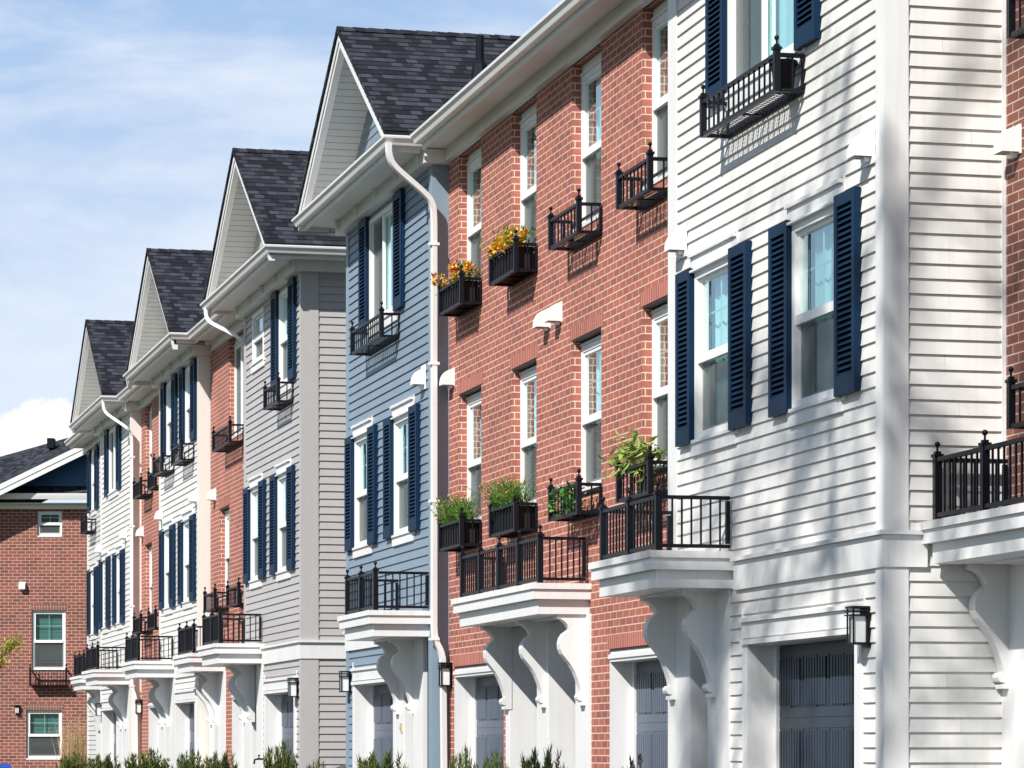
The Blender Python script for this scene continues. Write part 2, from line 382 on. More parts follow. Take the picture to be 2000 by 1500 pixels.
def window_box(loc, w, label, nbal, liner=False, depth=.25, h=.28):
    """loc: wall-side near lower corner.  Local: x<0 towards the street, y along the wall."""
    t = thing('window_box', label, 'window box', loc, 'black iron window boxes under the windows'); L = Vector(loc); x = -depth; i = .03
    def fin(): m = MB(); m.ball((0,0,0), .019, 10, 8); return m.mesh('finial', M['iron'], True)
    for k, y in enumerate((i, w-i)):
        def pm(): m = MB(); post(m, 0, 0, 0, .30); return m.mesh('post', M['iron'])
        po = obj('post', cached(('wbpost',), pm), t, L + Vector((x+i, y, 0)))
        obj('finial', cached(('fin',), fin), po, L + Vector((x+i, y, .388)))
    def fp(): m = MB(); panel(m, (x+i, i*2), (x+i, w-i*2), 0, h, nbal); return m.mesh('front_panel', M['iron'])
    obj('front_panel', cached(('wbf', round(w,2), nbal), fp), t, L)
    for y in (i, w-i):
        def sp(): m = MB(); panel(m, (x+i*2, 0), (-.012, 0), 0, h, 1); m.box(-.03, -.006, -.016, .016, .033, h-.035); return m.mesh('side_panel', M['iron'])
        obj('side_panel', cached(('wbs',), sp), t, L + Vector((0, y, 0)))
    def fl():
        m = MB(); m.box(-.025, -.004, .02, w-.02, .034, .062); m.box(x+.06, -.03, w/2-.012, w/2+.012, .002, .014); m.box(-.028, -.006, .03, w-.03, -.004, .03)
        m.box(-.02,-.005,.05,w-.05,h-.06,h-.036); st = .056
        for sgn in (1, -1):
            k = -10
            while k*st < w+.6:
                y0 = k*st; a, b = x+.06, -.03
                ya, yb = (y0, y0+(b-a)*.8) if sgn > 0 else (y0+(b-a)*.8, y0)
                # clip to the floor
                pa, pb = 0., 1.
                lo, hi = .06, w-.06
                if ya != yb:
                    t0, t1 = (lo-ya)/(yb-ya), (hi-ya)/(yb-ya); t0, t1 = min(t0, t1), max(t0, t1); pa, pb = max(0, t0), min(1, t1)
                if pb > pa+.02:
                    A = (a+(b-a)*pa, ya+(yb-ya)*pa); B = (a+(b-a)*pb, ya+(yb-ya)*pb); e = .005
                    zz = .016 if sgn > 0 else .0195
                    m.add([(A[0],A[1]-e,zz),(B[0],B[1]-e,zz),(B[0],B[1]+e,zz),(A[0],A[1]+e,zz),(A[0],A[1]-e,zz+.003),(B[0],B[1]-e,zz+.003),(B[0],B[1]+e,zz+.003),(A[0],A[1]+e,zz+.003)],
                          [(0,3,2,1),(4,5,6,7),(0,1,5,4),(2,3,7,6)])
                k += 1
        return m.mesh('mesh_floor', M['iron'])
    obj('mesh_floor', cached(('wbm', round(w,2)), fl), t, L)
    if liner:
        def ln(): m = MB(); m.box(x+.055, -.035, .07, w-.07, .024, h-.03); return m.mesh('liner', M['liner'])
        obj('liner', cached(('wbl', round(w,2)), ln), t, L)
    return t
# ------------------------------------------------------------------ balconies
BRPROF = [(-.3,2.648),(-.3,2.615),(-.268,2.612),(-.232,2.59),(-.2,2.558),(-.182,2.515),(-.2,2.5),(-.236,2.472),(-.262,2.43),(-.273,2.38),(-.268,2.33),(-.248,2.285),(-.21,2.24),(-.165,2.185),(-.128,2.12),(-.1,2.05),(-.078,1.985),(-.066,1.928),
          (-.085,1.926),(-.102,1.912),(-.108,1.89),(-.1,1.868),(-.082,1.858),(-.06,1.856),(-.06,1.849),(-.078,1.847),(-.078,1.816),(0,1.816),(0,2.648)]
def bracket_mesh():
    m = MB(); m.prism(BRPROF, lambda a, z, t: (a, t, z), 0, .12); return m.mesh('bracket', M['trim'])
def balcony(root, wx, fx, y0, y1, posts, brackets, nb, side_ends=(True, True), lx=None, nside=6):
    """slab from the wall wx out to fx between y0 (near) and y1 (far)"""
    m = MB(); wl = lx or wx
    m.mi = 1; m.box(fx, wx+.05, y0, y1, 2.876, 2.93); m.mi = 0
    m.box(fx+.02, wx+.05, y0+.02, y1-.02, 2.785, 2.875); m.box(fx+.075, wx+.05, y0+.075, y1-.075, 2.65, 2.784); m.box(fx+.35, wx+.05, y0+.3, y1-.3, 2.64, 2.649)
    b = obj('balcony', (m, [M['trim'], M['deckwear']]), root, (0,0,0) if False else W[root]*0)
    zb, h = 2.931, .4; xr = fx+.1; ya, yb = y0+.1, y1-.1
    def fin(): mm = MB(); mm.ball((0,0,0), .02, 10, 8); return mm.mesh('finial', M['iron'], True)
    def pm(): mm = MB(); post(mm, 0, 0, 0, .43, .025); return mm.mesh('rail_post', M['iron'])
    ys = [ya + (yb-ya)*k/(posts-1) for k in range(posts)]
    for y in ys:
        obj('rail_post', cached(('bpost',), pm), b, (xr, y, zb)); obj('finial', cached(('bfin',), fin), b, (xr, y, zb+.517))
    for (p, q) in zip(ys, ys[1:]):
        mm = MB(); panel(mm, (0, .036), (0, q-p-.036), 0, h, nb, .018, .0065)
        obj('front_railing', (mm, M['iron']), b, (xr, p, zb+.028))
    for y, on in zip((ya, yb), side_ends):
        if not on: continue
        ln = wx-xr-.03
        mm = MB(); panel(mm, (.036, 0), (ln, 0), 0, h, nside, .018, .0065); mm.box(ln-.03, ln, -.019, .019, .033, h-.036)
        obj('side_railing', (mm, M['iron']), b, (xr, y, zb+.028))
    for y in brackets: obj('bracket', cached(('brk',), bracket_mesh), b, (wl, y, 0))
    return b
def entry(root, wx, ya, yb, boards, depth=.22, z1=2.64, panelm=None):
    """white door surround: boards on the wall plane, a recessed opening ya..yb with a dark door"""
    m = MB()
    for (p, q, za, zb) in boards: m.box(wx-.028, wx+.02, p, q, za, zb)
    m.box(wx-.018,wx+depth,ya-.01,ya+.005,0,z1); m.box(wx-.018,wx+depth,yb-.005,yb+.01,0,z1)
    m.quad((wx,ya,z1),(wx+depth,ya,z1),(wx+depth,yb,z1),(wx,yb,z1)); m.box(wx+depth-.05, wx+depth-.01, ya+.006, yb-.006, 2.1, z1-.001)
    s = obj('door_surround', (m, panelm or M['trim']), root, (0,0,0))
    d = MB(); d.box(wx+depth-.03, wx+depth, ya+.02, yb-.02, .02, 2.09)
    for (p, q) in ((.15, .9), (1.05, 1.9)): d.box(wx+depth-.04, wx+depth-.031, ya+.12, yb-.12, p, q)
    dd = obj('front_door', (d, M['door']), root, (0,0,0))
    k = MB(); k.ball((wx+depth-.07, yb-.09, 1.0), .03); obj('handle', (k, M['iron'], True), dd, (0,0,0))
def garage(root, wx, ya, yb, depth, z1=2.2, casing=True, zt=2.4, mt=None):
    m = MB(); e = .13 if casing else .02
    m.box(wx+.002, wx+depth, ya-.02, ya+.006, 0, z1); m.box(wx+.002, wx+depth, yb-.006, yb+.02, 0, z1); m.box(wx+.002, wx+depth, ya-.02, yb+.02, z1-.006, z1+.02)
    m.box(wx+depth-.06, wx+depth-.02, ya+.007, ya+.06, 0, z1-.007); m.box(wx+depth-.06, wx+depth-.02, yb-.06, yb-.007, 0, z1-.007)
    if casing:
        m.box(wx-.03, wx+.001, ya-e, ya+.004, 0, z1); m.box(wx-.03, wx+.001, yb-.004, yb+e, 0, z1); m.box(wx-.032, wx, ya-e, yb+e, z1+.052, z1+.17)
        m.box(wx-.055, wx, ya-e-.02, yb+e+.02, z1+.172, z1+.205); m.box(wx-.05, wx, ya-e, yb+e, z1+.002, z1+.04)
        m.box(wx-.022, wx, ya-e-.045, ya-e-.025, z1+.1, z1+.28); m.box(wx-.022, wx, yb+e+.025, yb+e+.045, z1+.1, z1+.28)
    else:
        m.box(wx+.01, wx+depth-.002, ya+.0, yb-.0, z1-.0+.021, zt-.004); m.box(wx-.012, wx+.06, ya, yb, z1+.022, z1+.06)
    obj('garage_surround', (m, M['trim']), root, (0,0,0))
    g = MB(); x = wx+depth; a, b = ya+.03, yb-.03
    g.box(x-.03, x, a, b, .02, z1-.01); rows = 4; rh = (z1-.05)/rows; nb = max(3, round((b-a)/.62)); bw = (b-a)/nb
    for r in range(rows):
        z = .03+r*rh
        g.box(x-.034, x-.0305, a, b, z+.006, z+.075); g.box(x-.034, x-.0305, a, b, z+rh-.075, z+rh-.006)
        for k in range(nb):
            y = a+k*bw+.05; n = 8; pw = (bw-.1)/n
            for i in range(n): g.box(x-.046, x-.0305, y+i*pw+.012, y+(i+1)*pw-.012, z+.095, z+rh-.095)
            g.box(x-.036, x-.0305, y-.05+.004, y-.006, z+.08, z+rh-.08)
            g.box(x-.036, x-.0305, y+bw/2-.05-.016, y+bw/2-.05+.016, z+.08, z+rh-.08)
    obj('garage_door', (g, mt or M['garage']), root, (0,0,0))
# ------------------------------------------------------------------ roof pieces
GPROF = [(0,0),(-.125,0),(-.13,-.008),(-.126,-.03),(-.112,-.04),(-.1,-.055),(-.085,-.09),(-.08,-.1),(0,-.1)]
def gutter_run(m, fn, a, b, z): m.prism([(p, q+z) for p, q in GPROF], fn, a, b)
def gable(root, yc, hw, ya, yb, xf, wallm, back, near_return, trimm, far_return=None, zr=9.85, slope=.61):
    """front gable on a bay: ridge runs back from the street"""
    zt = lambda y: zr - slope*abs(y-yc)
    m = MB(); n = 24; th = .012                                    # stepped shingle courses
    for sg in (-1, 1):
        L = hw; step = .14/1.171; y2 = 0
        while y2 < L-.001:
            y = min(L, y2+step)
            za, zb = zr-slope*y+th, zr-slope*y2+.002
            m.quad((xf,sg*y,za),(back,sg*y,za),(back,sg*y2,zb),(xf,sg*y2,zb)); m.quad((xf,sg*y,za-th),(back,sg*y,za-th),(back,sg*y,za),(xf,sg*y,za))
            m.quad((xf,sg*y,za),(xf,sg*y2,zb),(xf,sg*y2,zb-.06),(xf,sg*y,za-.06)); m.quad((xf,sg*y,za-.06),(xf,sg*y2,zb-.06),(xf+.06,sg*y2,zb-.06),(xf+.06,sg*y,za-.06)); y2 = y
        m.quad((xf,sg*L,zr-slope*L-.04),(back,sg*L,zr-slope*L-.04),(back,sg*L,zr-slope*L+th),(xf,sg*L,zr-slope*L+th))
        k = xf+.002                                                  # ridge caps
        while k < back: m.add([(k,0,zr+.02),(k+.2,0,zr+.012),(k+.2,sg*.13,zr-slope*.13+.016),(k,sg*.13,zr-slope*.13+.024)], [(0,1,2,3)]); k += .19
    rf = obj('roof', (m, M['shingle'], False, 'roof'), root, (0, yc, 0))
    # underside boards of the overhang
    m = MB()
    for sg in (-1, 1):
        y = .0
        while y < hw-.02:
            y2 = min(hw-.02, y+.1)
            for (p, q, dz) in ((y, y2-.008, 0), (y2-.008, y2, .004)):
                m.quad((xf+.03,sg*p,zr-slope*p-.15+dz),(FX+.0,sg*p,zr-slope*p-.15+dz),(FX+.0,sg*q,zr-slope*q-.15+dz),(xf+.03,sg*q,zr-slope*q-.15+dz))
            m.quad((xf+.03,sg*(y2-.008),zr-slope*(y2-.008)-.15),(FX,sg*(y2-.008),zr-slope*(y2-.008)-.15),(FX,sg*(y2-.008),zr-slope*(y2-.008)-.146),(xf+.03,sg*(y2-.008),zr-slope*(y2-.008)-.146))
            y = y2
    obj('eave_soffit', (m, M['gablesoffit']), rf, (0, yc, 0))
    m = MB()
    for sg in (-1, 1):
        for (x0, x1, a, b) in ((xf+.025, xf+.06, -.062, -.15), (xf+.04, xf+.12, -.15, -.225)):
            m.prism([(0, zr+a*1.0), (hw-.02, zr-slope*(hw-.02)+a), (hw-.02, zr-slope*(hw-.02)+b), (0, zr+b)], lambda y, z, x, sg=sg: (x, sg*y, z), x0, x1)
    obj('rake_board', (m, M['trim']), rf, (0, yc, 0))
    # recessed gable wall
    m = MB(); z = 8.02
    while z < zr-.16:
        z2 = min(z+.1016, zr-.155); ha = (zr-.14-z)/slope; hb = max(.0, (zr-.14-z2)/slope)
        m.quad((FX-.013,-ha,z),(FX-.013,ha,z),(FX-.001,hb,z2),(FX-.001,-hb,z2)); m.quad((FX,-ha,z),(FX,ha,z),(FX-.013,ha,z),(FX-.013,-ha,z)); z = z2
    obj('gable_wall', (m, wallm), root, (0, yc, 0))
    # pent shelf + gutter + fascia + soffit along the front, returning at both ends
    g0, g1 = yc-hw-.02, yc+hw+.02
    m = MB(); m.box(xf+.1, FX, g0+.06, g1-.06, 8.0, 8.035); m.box(xf+.1, near_return if near_return else FX, g0+.06, g0+.5, 8.0, 8.034)
    obj('pent_roof', (m, M['gutter']), root, (0,0,0))
    m = MB(); xb = xf+.1
    ge = near_return if near_return else FX
    fe = far_return or xb+.02
    rows = [[(fe, g1-.06-a, z+8.065), (xb+a, g1-.06-a, z+8.065), (xb+a, g0+.06+a, z+8.065), (ge, g0+.06+a, z+8.065)] for a, z in GPROF]
    n = len(rows); m.add([p for r in rows for p in r], [[i*4+k, i*4+k+1, ((i+1) % n)*4+k+1, ((i+1) % n)*4+k] for i in range(n) for k in range(3)] + [[i*4 for i in range(n)], [i*4+3 for i in range(n)]])
    gt = obj('gutter', (m, M['gutter']), root, (0,0,0))
    m = MB(); m.box(xb-.0, xb+.03, g0+.055, g1-.055, 7.905, 8.06); m.box(xb+.031, ge, g0+.055, g0+.085, 7.906, 8.06); m.box(xb+.031, far_return or FX-.14, g1-.085, g1-.055, 7.907, 8.06)
    obj('fascia', (m, M['trim']), root, (0,0,0))
    m = MB(); m.quad((xb+.03,g0+.08,7.952),(FX+.1,g0+.08,7.952),(FX+.1,g1-.08,7.952),(xb+.03,g1-.08,7.952))
    if near_return: m.quad((FX+.1,g0+.08,7.952),(max(near_return,BX+.1),g0+.08,7.952),(max(near_return,BX+.1),ya,7.952),(FX+.1,ya,7.952))
    if far_return: m.quad((FX+.1,yb,7.952),(max(far_return,BX+.1),yb,7.952),(max(far_return,BX+.1),g1-.08,7.952),(FX+.1,g1-.08,7.952))
    obj('soffit', (m, M['soffit']), root, (0,0,0))
    m = MB(); m.box(FX-.13, FX, ya-.13, yb+.13, 7.80, 7.95)
    if near_return: m.box(FX+.001, max(near_return, BX+.03), ya-.13, ya-.001, 7.801, 7.951)
    if far_return: m.box(FX+.001, max(far_return, BX+.03), yb+.001, yb+.13, 7.801, 7.951)
    y = ya+.1
    while y < yb: m.box(FX-.175, FX-.131, y, y+.05, 7.845, 7.949); y += (yb-ya-.25)/4
    obj('frieze', (m, M['trim']), root, (0,0,0))
    return rf, gt
def flat_eave(root, ya, yb, wx, xg):
    m = MB(); gutter_run(m, lambda a, z, t: (xg+.13+a, t, z), ya, yb, 8.066); g = obj('gutter', (m, M['gutter']), root, (0,0,0))
    m = MB(); m.box(xg+.13, xg+.16, ya, yb, 7.91, 8.06); obj('fascia', (m, M['trim']), root, (0,0,0))
    m = MB(); m.quad((xg+.15,ya-.2,7.96),(wx+.1,ya-.2,7.96),(wx+.1,yb+.35,7.96),(xg+.15,yb+.35,7.96)); obj('soffit', (m, M['soffit']), root, (0,0,0))
    m = MB(); m.box(wx-.06, wx+.02, ya-.2, yb+.148, 7.815, 7.958); m.box(wx-.075, wx-.061, ya-.2, yb+.14, 7.815, 7.85); obj('frieze', (m, M['trim']), root, (0,0,0))
    m = MB(); m.quad((xg+.1,ya,8.07),(xg+.1,yb,8.07),(12.5,yb,8.07+.58*(12.4-xg)),(12.5,ya,8.07+.58*(12.4-xg)))
    obj('roof', (m, M['shingle'], False, 'roof'), root, (0,0,0))
    return g
def corner_boards(root, ya, yb, wx, m_, back_near=None, z1=7.8, z0=0., nw=.14, fw=.15):
    bs = [(wx-.022, wx+.02, ya, ya+nw), (wx-.022, wx+.02, yb-fw, yb)] + ([(wx-.022, back_near, ya-.022, ya-.001)] if back_near else [])
    for b in bs: m = MB(); m.box(*b, z0, z1); obj('corner_board', (m, m_), root, (0,0,0))
def downspout(gt, pts):
    q = [Vector(p) for p in pts]
    for it in range(2):
        r = [q[0]]
        for a, b in zip(q, q[1:]):
            t = min(.25, .07/max((b-a).length, .01)); r += [a.lerp(b, t), b.lerp(a, t)]
        q = r + [q[-1]]
    m = MB(); m.tube(q, 0, sq=(.034, .027))
    for zz in (6.9, 5.6, 4.1, 2.6): m.box(pts[-3][0]-.054, pts[-3][0]+.054, pts[-3][1]-.042, pts[-3][1]+.04, zz, zz+.03)
    obj('downspout', (m, M['gutter']), gt, (0,0,0))
def house(name, label, y, x=FX): return thing(name, label, 'townhouse', (0,0,0) if False else (x, y, 0), 'townhouses in the receding row')
def rooted(root):                                        # geometry written in world coordinates hangs off the root's offset
    return root
# ================================================================== THE SETTING
def sheet(name, x0, x1, y0, y1, z, m_):
    m = MB(); m.quad((x0,y0,z),(x1,y0,z),(x1,y1,z),(x0,y1,z)); o = obj(name, (m, m_)); o['kind'] = 'structure'; return o
M['steelshade'] = paint('shade_brown_steel', (.03,.018,.016), .6, .1, 4)  # brown lintel steel, its near-black tone painting in the shade under the lintels
M['lawn'] = paint('lawn', (.05,.085,.02), .95, .3, 3, .1, 0, .8); M['mulch'] = paint('mulch', (.06,.042,.03), .95, .3, 14, .1, 0, .8)
sheet('ground', -900, 900, -300, 1500, 0, M['lawn'])
sheet('road', -9, 1.2, -60, 400, .006, M['asphalt'])
m = MB(); m.box(1.2, 1.38, -60, 400, -.05, .12); k = obj('kerb', (m, M['concrete'])); k['kind'] = 'structure'
sheet('pavement', 1.8, 3.4, -60, 400, .012, M['concrete'])
sheet('driveway', 3.41, 8.7, 12, 71.5, .01, M['concrete'])
m = MB(); m.box(5.9, 6.7, 18, 71, .0, .06); k = obj('planting_bed', (m, M['mulch'])); k['kind'] = 'structure'
# ================================================================== HOUSES
def shell(root, mt, y0, y1, x0, xb=13., near=True, far=True):
    m = MB()
    m.quad((xb,y0,0),(xb,y1,0),(xb,y1,8.2),(xb,y0,8.2))
    if near: m.quad((x0+.02,y0+.02,0),(xb,y0+.02,0),(xb,y0+.02,8.2),(x0+.02,y0+.02,8.2))
    if far: m.quad((x0+.02,y1-.01,0),(xb,y1-.01,0),(xb,y1-.01,8.2),(x0+.02,y1-.01,8.2))
    obj('rear_wall', (m, mt), root, (0,0,0))
def lintels(root, wx, spans, mt):
    for (a, b, z) in spans: m = MB(); m.box(wx-.003, wx+.05, a-.07, b+.07, z, z+.125); obj('lintel', (m, mt), root, (0,0,0)); m = MB(); m.box(wx+.002, wx+.14, a+.002, b-.002, z-.022, z-.003); obj('lintel_shade_plate', (m, M['steelshade']), root, (0,0,0))  # dark steel plate under each lintel, added to darken the shaded opening head
def belt(root, ya, yb, wx, side_to=None, m_=None):
    m = MB(); m.box(wx-.036, wx, ya-.036, yb, 2.63, 2.845); m.box(wx-.066, wx, ya-.066, yb, 2.847, 2.876)
    if side_to: m.box(wx+.001, side_to, ya-.036, ya-.001, 2.631, 2.845); m.box(wx+.001, side_to, ya-.066, ya-.001, 2.847, 2.875)
    obj('belt_course', (m, m_ or M['trim']), root, (0,0,0))
SH = (3.88, 5.215)
# ---- white house, nearest bay
H = house('siding_townhouse', 'nearest white clapboard townhouse with dappled shade, navy shutters and a dark garage door', 23.25)
Y0, Y1 = 20.74, 25.85
W1 = (24.08, 25.1); W2 = (21.63, 22.66)
ops = [(*W1, *SH), (*W2, *SH), (22.5, 24.22, 6.47, 7.74), (21.29, 23.69, 0, 2.2), (24.17, 25.83, 0, 2.66)]
mb = siding(front(FX), Y0, Y1, 0, 7.82, ops); obj('wall', (mb, M['white']), H, (0,0,0)); shell(H, M['white'], Y0, Y1, FX)
obj('wall', (siding(side(Y0), FX+.15, 8.475, 0, 7.82, []), M['white']), H, (0,0,0))
corner_boards(H, Y0, Y1, FX, M['trim'], FX+.15, nw=.15, fw=.24)
m = MB(); m.box(8.44, 8.475, Y0-.02, Y0-.001, 0, 7.8); obj('corner_board', (m, M['trim']), H, (0,0,0))
belt(H, Y0, 24.02, FX, 7.9)
window(H, (FX, W1[0], SH[0]), 1.02, 1.335, shut=[(-.45,-.005),(1.03,1.42)])
window(H, (FX, W2[0], SH[0]), 1.03, 1.335, shut=[(-.43,-.005),(1.03,1.455)])
window(H, (FX, 22.5, 6.47), 1.72, 1.27, kind='slider', shut=[(-.46,-.005),(1.725,2.17)], head=False)
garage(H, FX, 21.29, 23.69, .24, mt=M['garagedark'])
entry(H, FX, 24.72, 25.2, [(24.17,24.72,0,2.655),(25.2,25.82,0,2.655)], .2)
balcony(H, FX, 6.918, 24.04, 25.84, 3, [24.5, 25.6], 7)
gable(H, 23.3, 2.84, Y0, Y1, 7.05, M['white'], 13, 8.8, M['trim'])
# ---- dark brick at the right edge
HR = thing('brick_townhouse', 'shaded brown brick townhouse at the right edge behind the end balcony', 'townhouse', (8.47, 19.3, 0), 'townhouses in the receding row')
ops = [(19.1, 20.1, 3.83, 5.24), (19.1, 20.1, 6.27, 7.8), (18.2, 20.0, 0, 2.4)]
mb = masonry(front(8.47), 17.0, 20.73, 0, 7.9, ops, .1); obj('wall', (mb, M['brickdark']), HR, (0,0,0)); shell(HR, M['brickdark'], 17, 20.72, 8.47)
window(HR, (8.47, 19.1, 3.83), 1., 1.41, recess=.075, head=False); window(HR, (8.47, 19.1, 6.27), 1., 1.35, recess=.075, head=False, top=.17)
m = MB(); m.box(8.44, 8.47, 17.0, 20.72, 0, 2.66); obj('door_surround', (m, M['trim']), HR, (0,0,0))
m = MB(); m.box(8.415, 8.439, 18.4, 19.6, 0, 2.2); obj('front_door', (m, M['door']), HR, (0,0,0))
balcony(HR, 8.47, 7.843, 18.0, 20.735, 4, [19.4, 20.6], 7, (True, True), nside=5)
flat_eave(HR, 17.0, 20.2, 8.47, 8.1)
# ---- long brick front
HB = thing('brick_townhouse', 'broad red brick townhouse with four window columns and plant boxes', 'townhouse', (BX, 30.4, 0), 'townhouses in the receding row')
cols = [(26.25, 27.28), (28.64, 29.67), (31.05, 32.06), (33.42, 34.47)]
ops = [(a, b, 3.83, 5.24) for a, b in cols] + [(a, b, 6.27, 7.815) for a, b in cols] + [(25.98, 28.36, 0, 2.31), (32.42, 34.72, 0, 2.31), (28.98, 32.22, 0, 2.66)]
mb = masonry(front(BX), 25.85, 35.0, 0, 7.83, ops, .1); obj('wall', (mb, M['brick']), HB, (0,0,0)); shell(HB, M['brick'], 25.85, 35.0, BX)
lintels(HB, BX, [(a, b, 5.241) for a, b in cols] + [(25.98, 28.36, 2.311), (32.42, 34.72, 2.311)], M['lintel'])
for i, (a, b) in enumerate(cols):
    window(HB, (BX, a, 3.83), b-a, 1.345, recess=.085, head=False, top=.04)
    window(HB, (BX, a, 6.27), b-a, 1.435, recess=.085, head=False, top=.105)
garage(HB, BX, 25.98, 28.36, .27, 2.2, False, 2.31); garage(HB, BX, 32.42, 34.72, .27, 2.2, False, 2.31)
entry(HB, BX, 29.45, 30.5, [(28.98,29.45,0,2.655),(30.5,30.92,0,2.655),(32.08,32.22,0,2.655)], .37, 2.64)
m = MB(); m.box(BX-.018,BX+.37,32.075,32.09,0,2.64); m.box(BX-.018,BX+.37,30.91,30.925,0,2.64); m.quad((BX,30.92,2.64),(BX+.37,30.92,2.64),(BX+.37,32.08,2.64),(BX,32.08,2.64))
obj('door_surround', (m, M['trim']), HB, (0,0,0))
m = MB(); m.box(BX+.34, BX+.37, 30.93, 32.07, .02, 2.639); obj('front_door', (m, M['door']), HB, (0,0,0))
balcony(HB, BX, 7.23, 28.98, 32.38, 5, [29.08, 30.55, 32.068], 7)
flat_eave(HB, 26.1, 34.72, BX, 7.43-.13+.0)
# ---- blue bay
HU = house('siding_townhouse', 'slate blue clapboard townhouse with navy shutters and a dark peaked gable', 37.5)
Y0, Y1 = 35.0, 40.0
ops = [(36.05, 37.05, *SH), (38.45, 39.45, *SH), (36.92, 38.52, 6.47, 7.74), (37.0, 39.45, 0, 2.2), (35.12, 36.92, 0, 2.66)]
mb = siding(front(FX), Y0, Y1, 0, 7.82, ops); obj('wall', (mb, M['blue']), HU, (0,0,0)); shell(HU, M['blue'], Y0, Y1, FX)
corner_boards(HU, Y0, Y1, FX, M['bluetrim'], BX, nw=.16)
belt(HU, 36.9, Y1, FX)
window(HU, (FX, 36.05, SH[0]), 1.0, 1.335, shut=[(-.43,-.005),(1.005,1.43)])
window(HU, (FX, 38.45, SH[0]), 1.0, 1.335, shut=[(-.43,-.005),(1.005,1.43)])
window(HU, (FX, 36.92, 6.47), 1.6, 1.27, kind='slider', shut=[(-.46,-.005),(1.605,2.06)], head=False)
garage(HU, FX, 37.05, 39.4, .24)
entry(HU, FX, 35.95, 36.45, [(35.4,35.95,0,2.655),(36.45,36.92,0,2.655)], .2)
balcony(HU, FX, 6.9, 35.03, 36.86, 3, [35.9, 36.7], 7)
_, gu = gable(HU, 37.7, 2.84, Y0, Y1, 7.05, M['blue'], 13, 7.45, M['bluetrim'])
downspout(gu, [(7.08,34.8,7.98),(7.08,34.8,7.86),(7.13,34.81,7.74),(7.5,34.86,7.46),(7.585,34.87,7.36),(7.6,34.88,7.2),(7.6,34.88,2.62),(7.7,34.88,2.45),(7.72,34.88,0.1)])
m = MB(); m.tube([(8.48,36.45,8.85),(8.48,36.45,9.56)], .05, 12); m.tube([(8.48,36.45,9.0),(8.48,36.45,9.23),(8.48,36.45,9.28)], [.12,.085,.055], 12, False); obj('vent_pipe', (m, M['iron']), _, (0,0,0))
# ---- grey end bay of the next block
HG = house('siding_townhouse', 'warm grey clapboard end townhouse with its broad side wall showing', 45.7)
Y0, Y1 = 43.25, 48.1
ops = [(44.15, 45.1, *SH), (46.55, 47.45, *SH), (44.05, 45.0, 6.45, 7.74), (46.33, 47.32, 7.02, 7.74), (43.75, 46.1, 0, 2.2), (46.4, 48.05, 0, 2.66)]
mb = siding(front(FX), Y0, Y1, 0, 7.82, ops); obj('wall', (mb, M['grey']), HG, (0,0,0)); shell(HG, M['grey'], Y0, Y1, FX)
obj('wall', (siding(side(Y0), FX+.22, 13, 0, 7.82, []), M['grey']), HG, (0,0,0))
corner_boards(HG, Y0, Y1, FX, M['greytrim'], FX+.22, nw=.1)
belt(HG, Y0, 46.35, FX, 13)
window(HG, (FX, 44.15, SH[0]), .95, 1.335, shut=[(-.45,-.005),(.955,1.4)])
window(HG, (FX, 46.55, SH[0]), .92, 1.335, shut=[(-.45,-.005),(.925,1.37)])
window(HG, (FX, 44.05, 6.45), .95, 1.29, shut=[(-.45,-.005),(.955,1.4)], head=False)
window(HG, (FX, 46.33, 7.02), .99, .72, head=False)
garage(HG, FX, 43.75, 46.1, .24)
entry(HG, FX, 46.9, 47.4, [(46.4,46.9,0,2.655),(47.4,48.05,0,2.655)], .2)
balcony(HG, FX, 6.9, 46.35, 48.15, 3, [47.2, 47.95], 7)
_, gu = gable(HG, 45.65, 2.9, Y0, Y1, 7.05, M['grey'], 14, 13.2, M['greytrim'], 7.45)
downspout(gu, [(7.08,48.4,7.98),(7.08,48.4,7.86),(7.13,48.36,7.76),(7.5,48.2,7.56),(7.66,48.2,7.4),(7.68,48.2,7.2),(7.68,48.2,.1)])
# ---- narrow brick front, second block
HC = thing('brick_townhouse', 'narrow red brick townhouse between the grey house and the white one with the wide pier', 'townhouse', (BX, 50.4, 0), 'townhouses in the receding row')
ops = [(48.35, 49.4, 3.83, 5.24), (50.75, 51.75, 3.83, 5.24), (49.25, 50.8, 6.27, 7.815), (48.3, 50.5, 0, 2.31), (51.1, 52.7, 0, 2.66)]
mb = masonry(front(BX), 48.1, 52.75, 0, 7.83, ops, .1); obj('wall', (mb, M['brick']), HC, (0,0,0)); shell(HC, M['brick'], 48.1, 52.75, BX)
lintels(HC, BX, [(48.35, 49.4, 5.241), (50.75, 51.75, 5.241), (48.3, 50.5, 2.311)], M['lintel'])
window(HC, (BX, 48.35, 3.83), 1.05, 1.345, recess=.085, head=False, top=.04); window(HC, (BX, 50.75, 3.83), 1.0, 1.345, recess=.085, head=False, top=.04)
window(HC, (BX, 49.25, 6.27), 1.55, 1.435, kind='slider', recess=.085, head=False, top=.105)
garage(HC, BX, 48.3, 50.5, .27, 2.2, False, 2.31); entry(HC, BX, 51.75, 52.2, [(51.1,51.75,0,2.655),(52.2,52.68,0,2.655)], .25)
balcony(HC, BX, 7.2, 51.1, 52.95, 3, [51.75, 52.4], 7); flat_eave(HC, 48.45, 52.06, BX, 7.3)
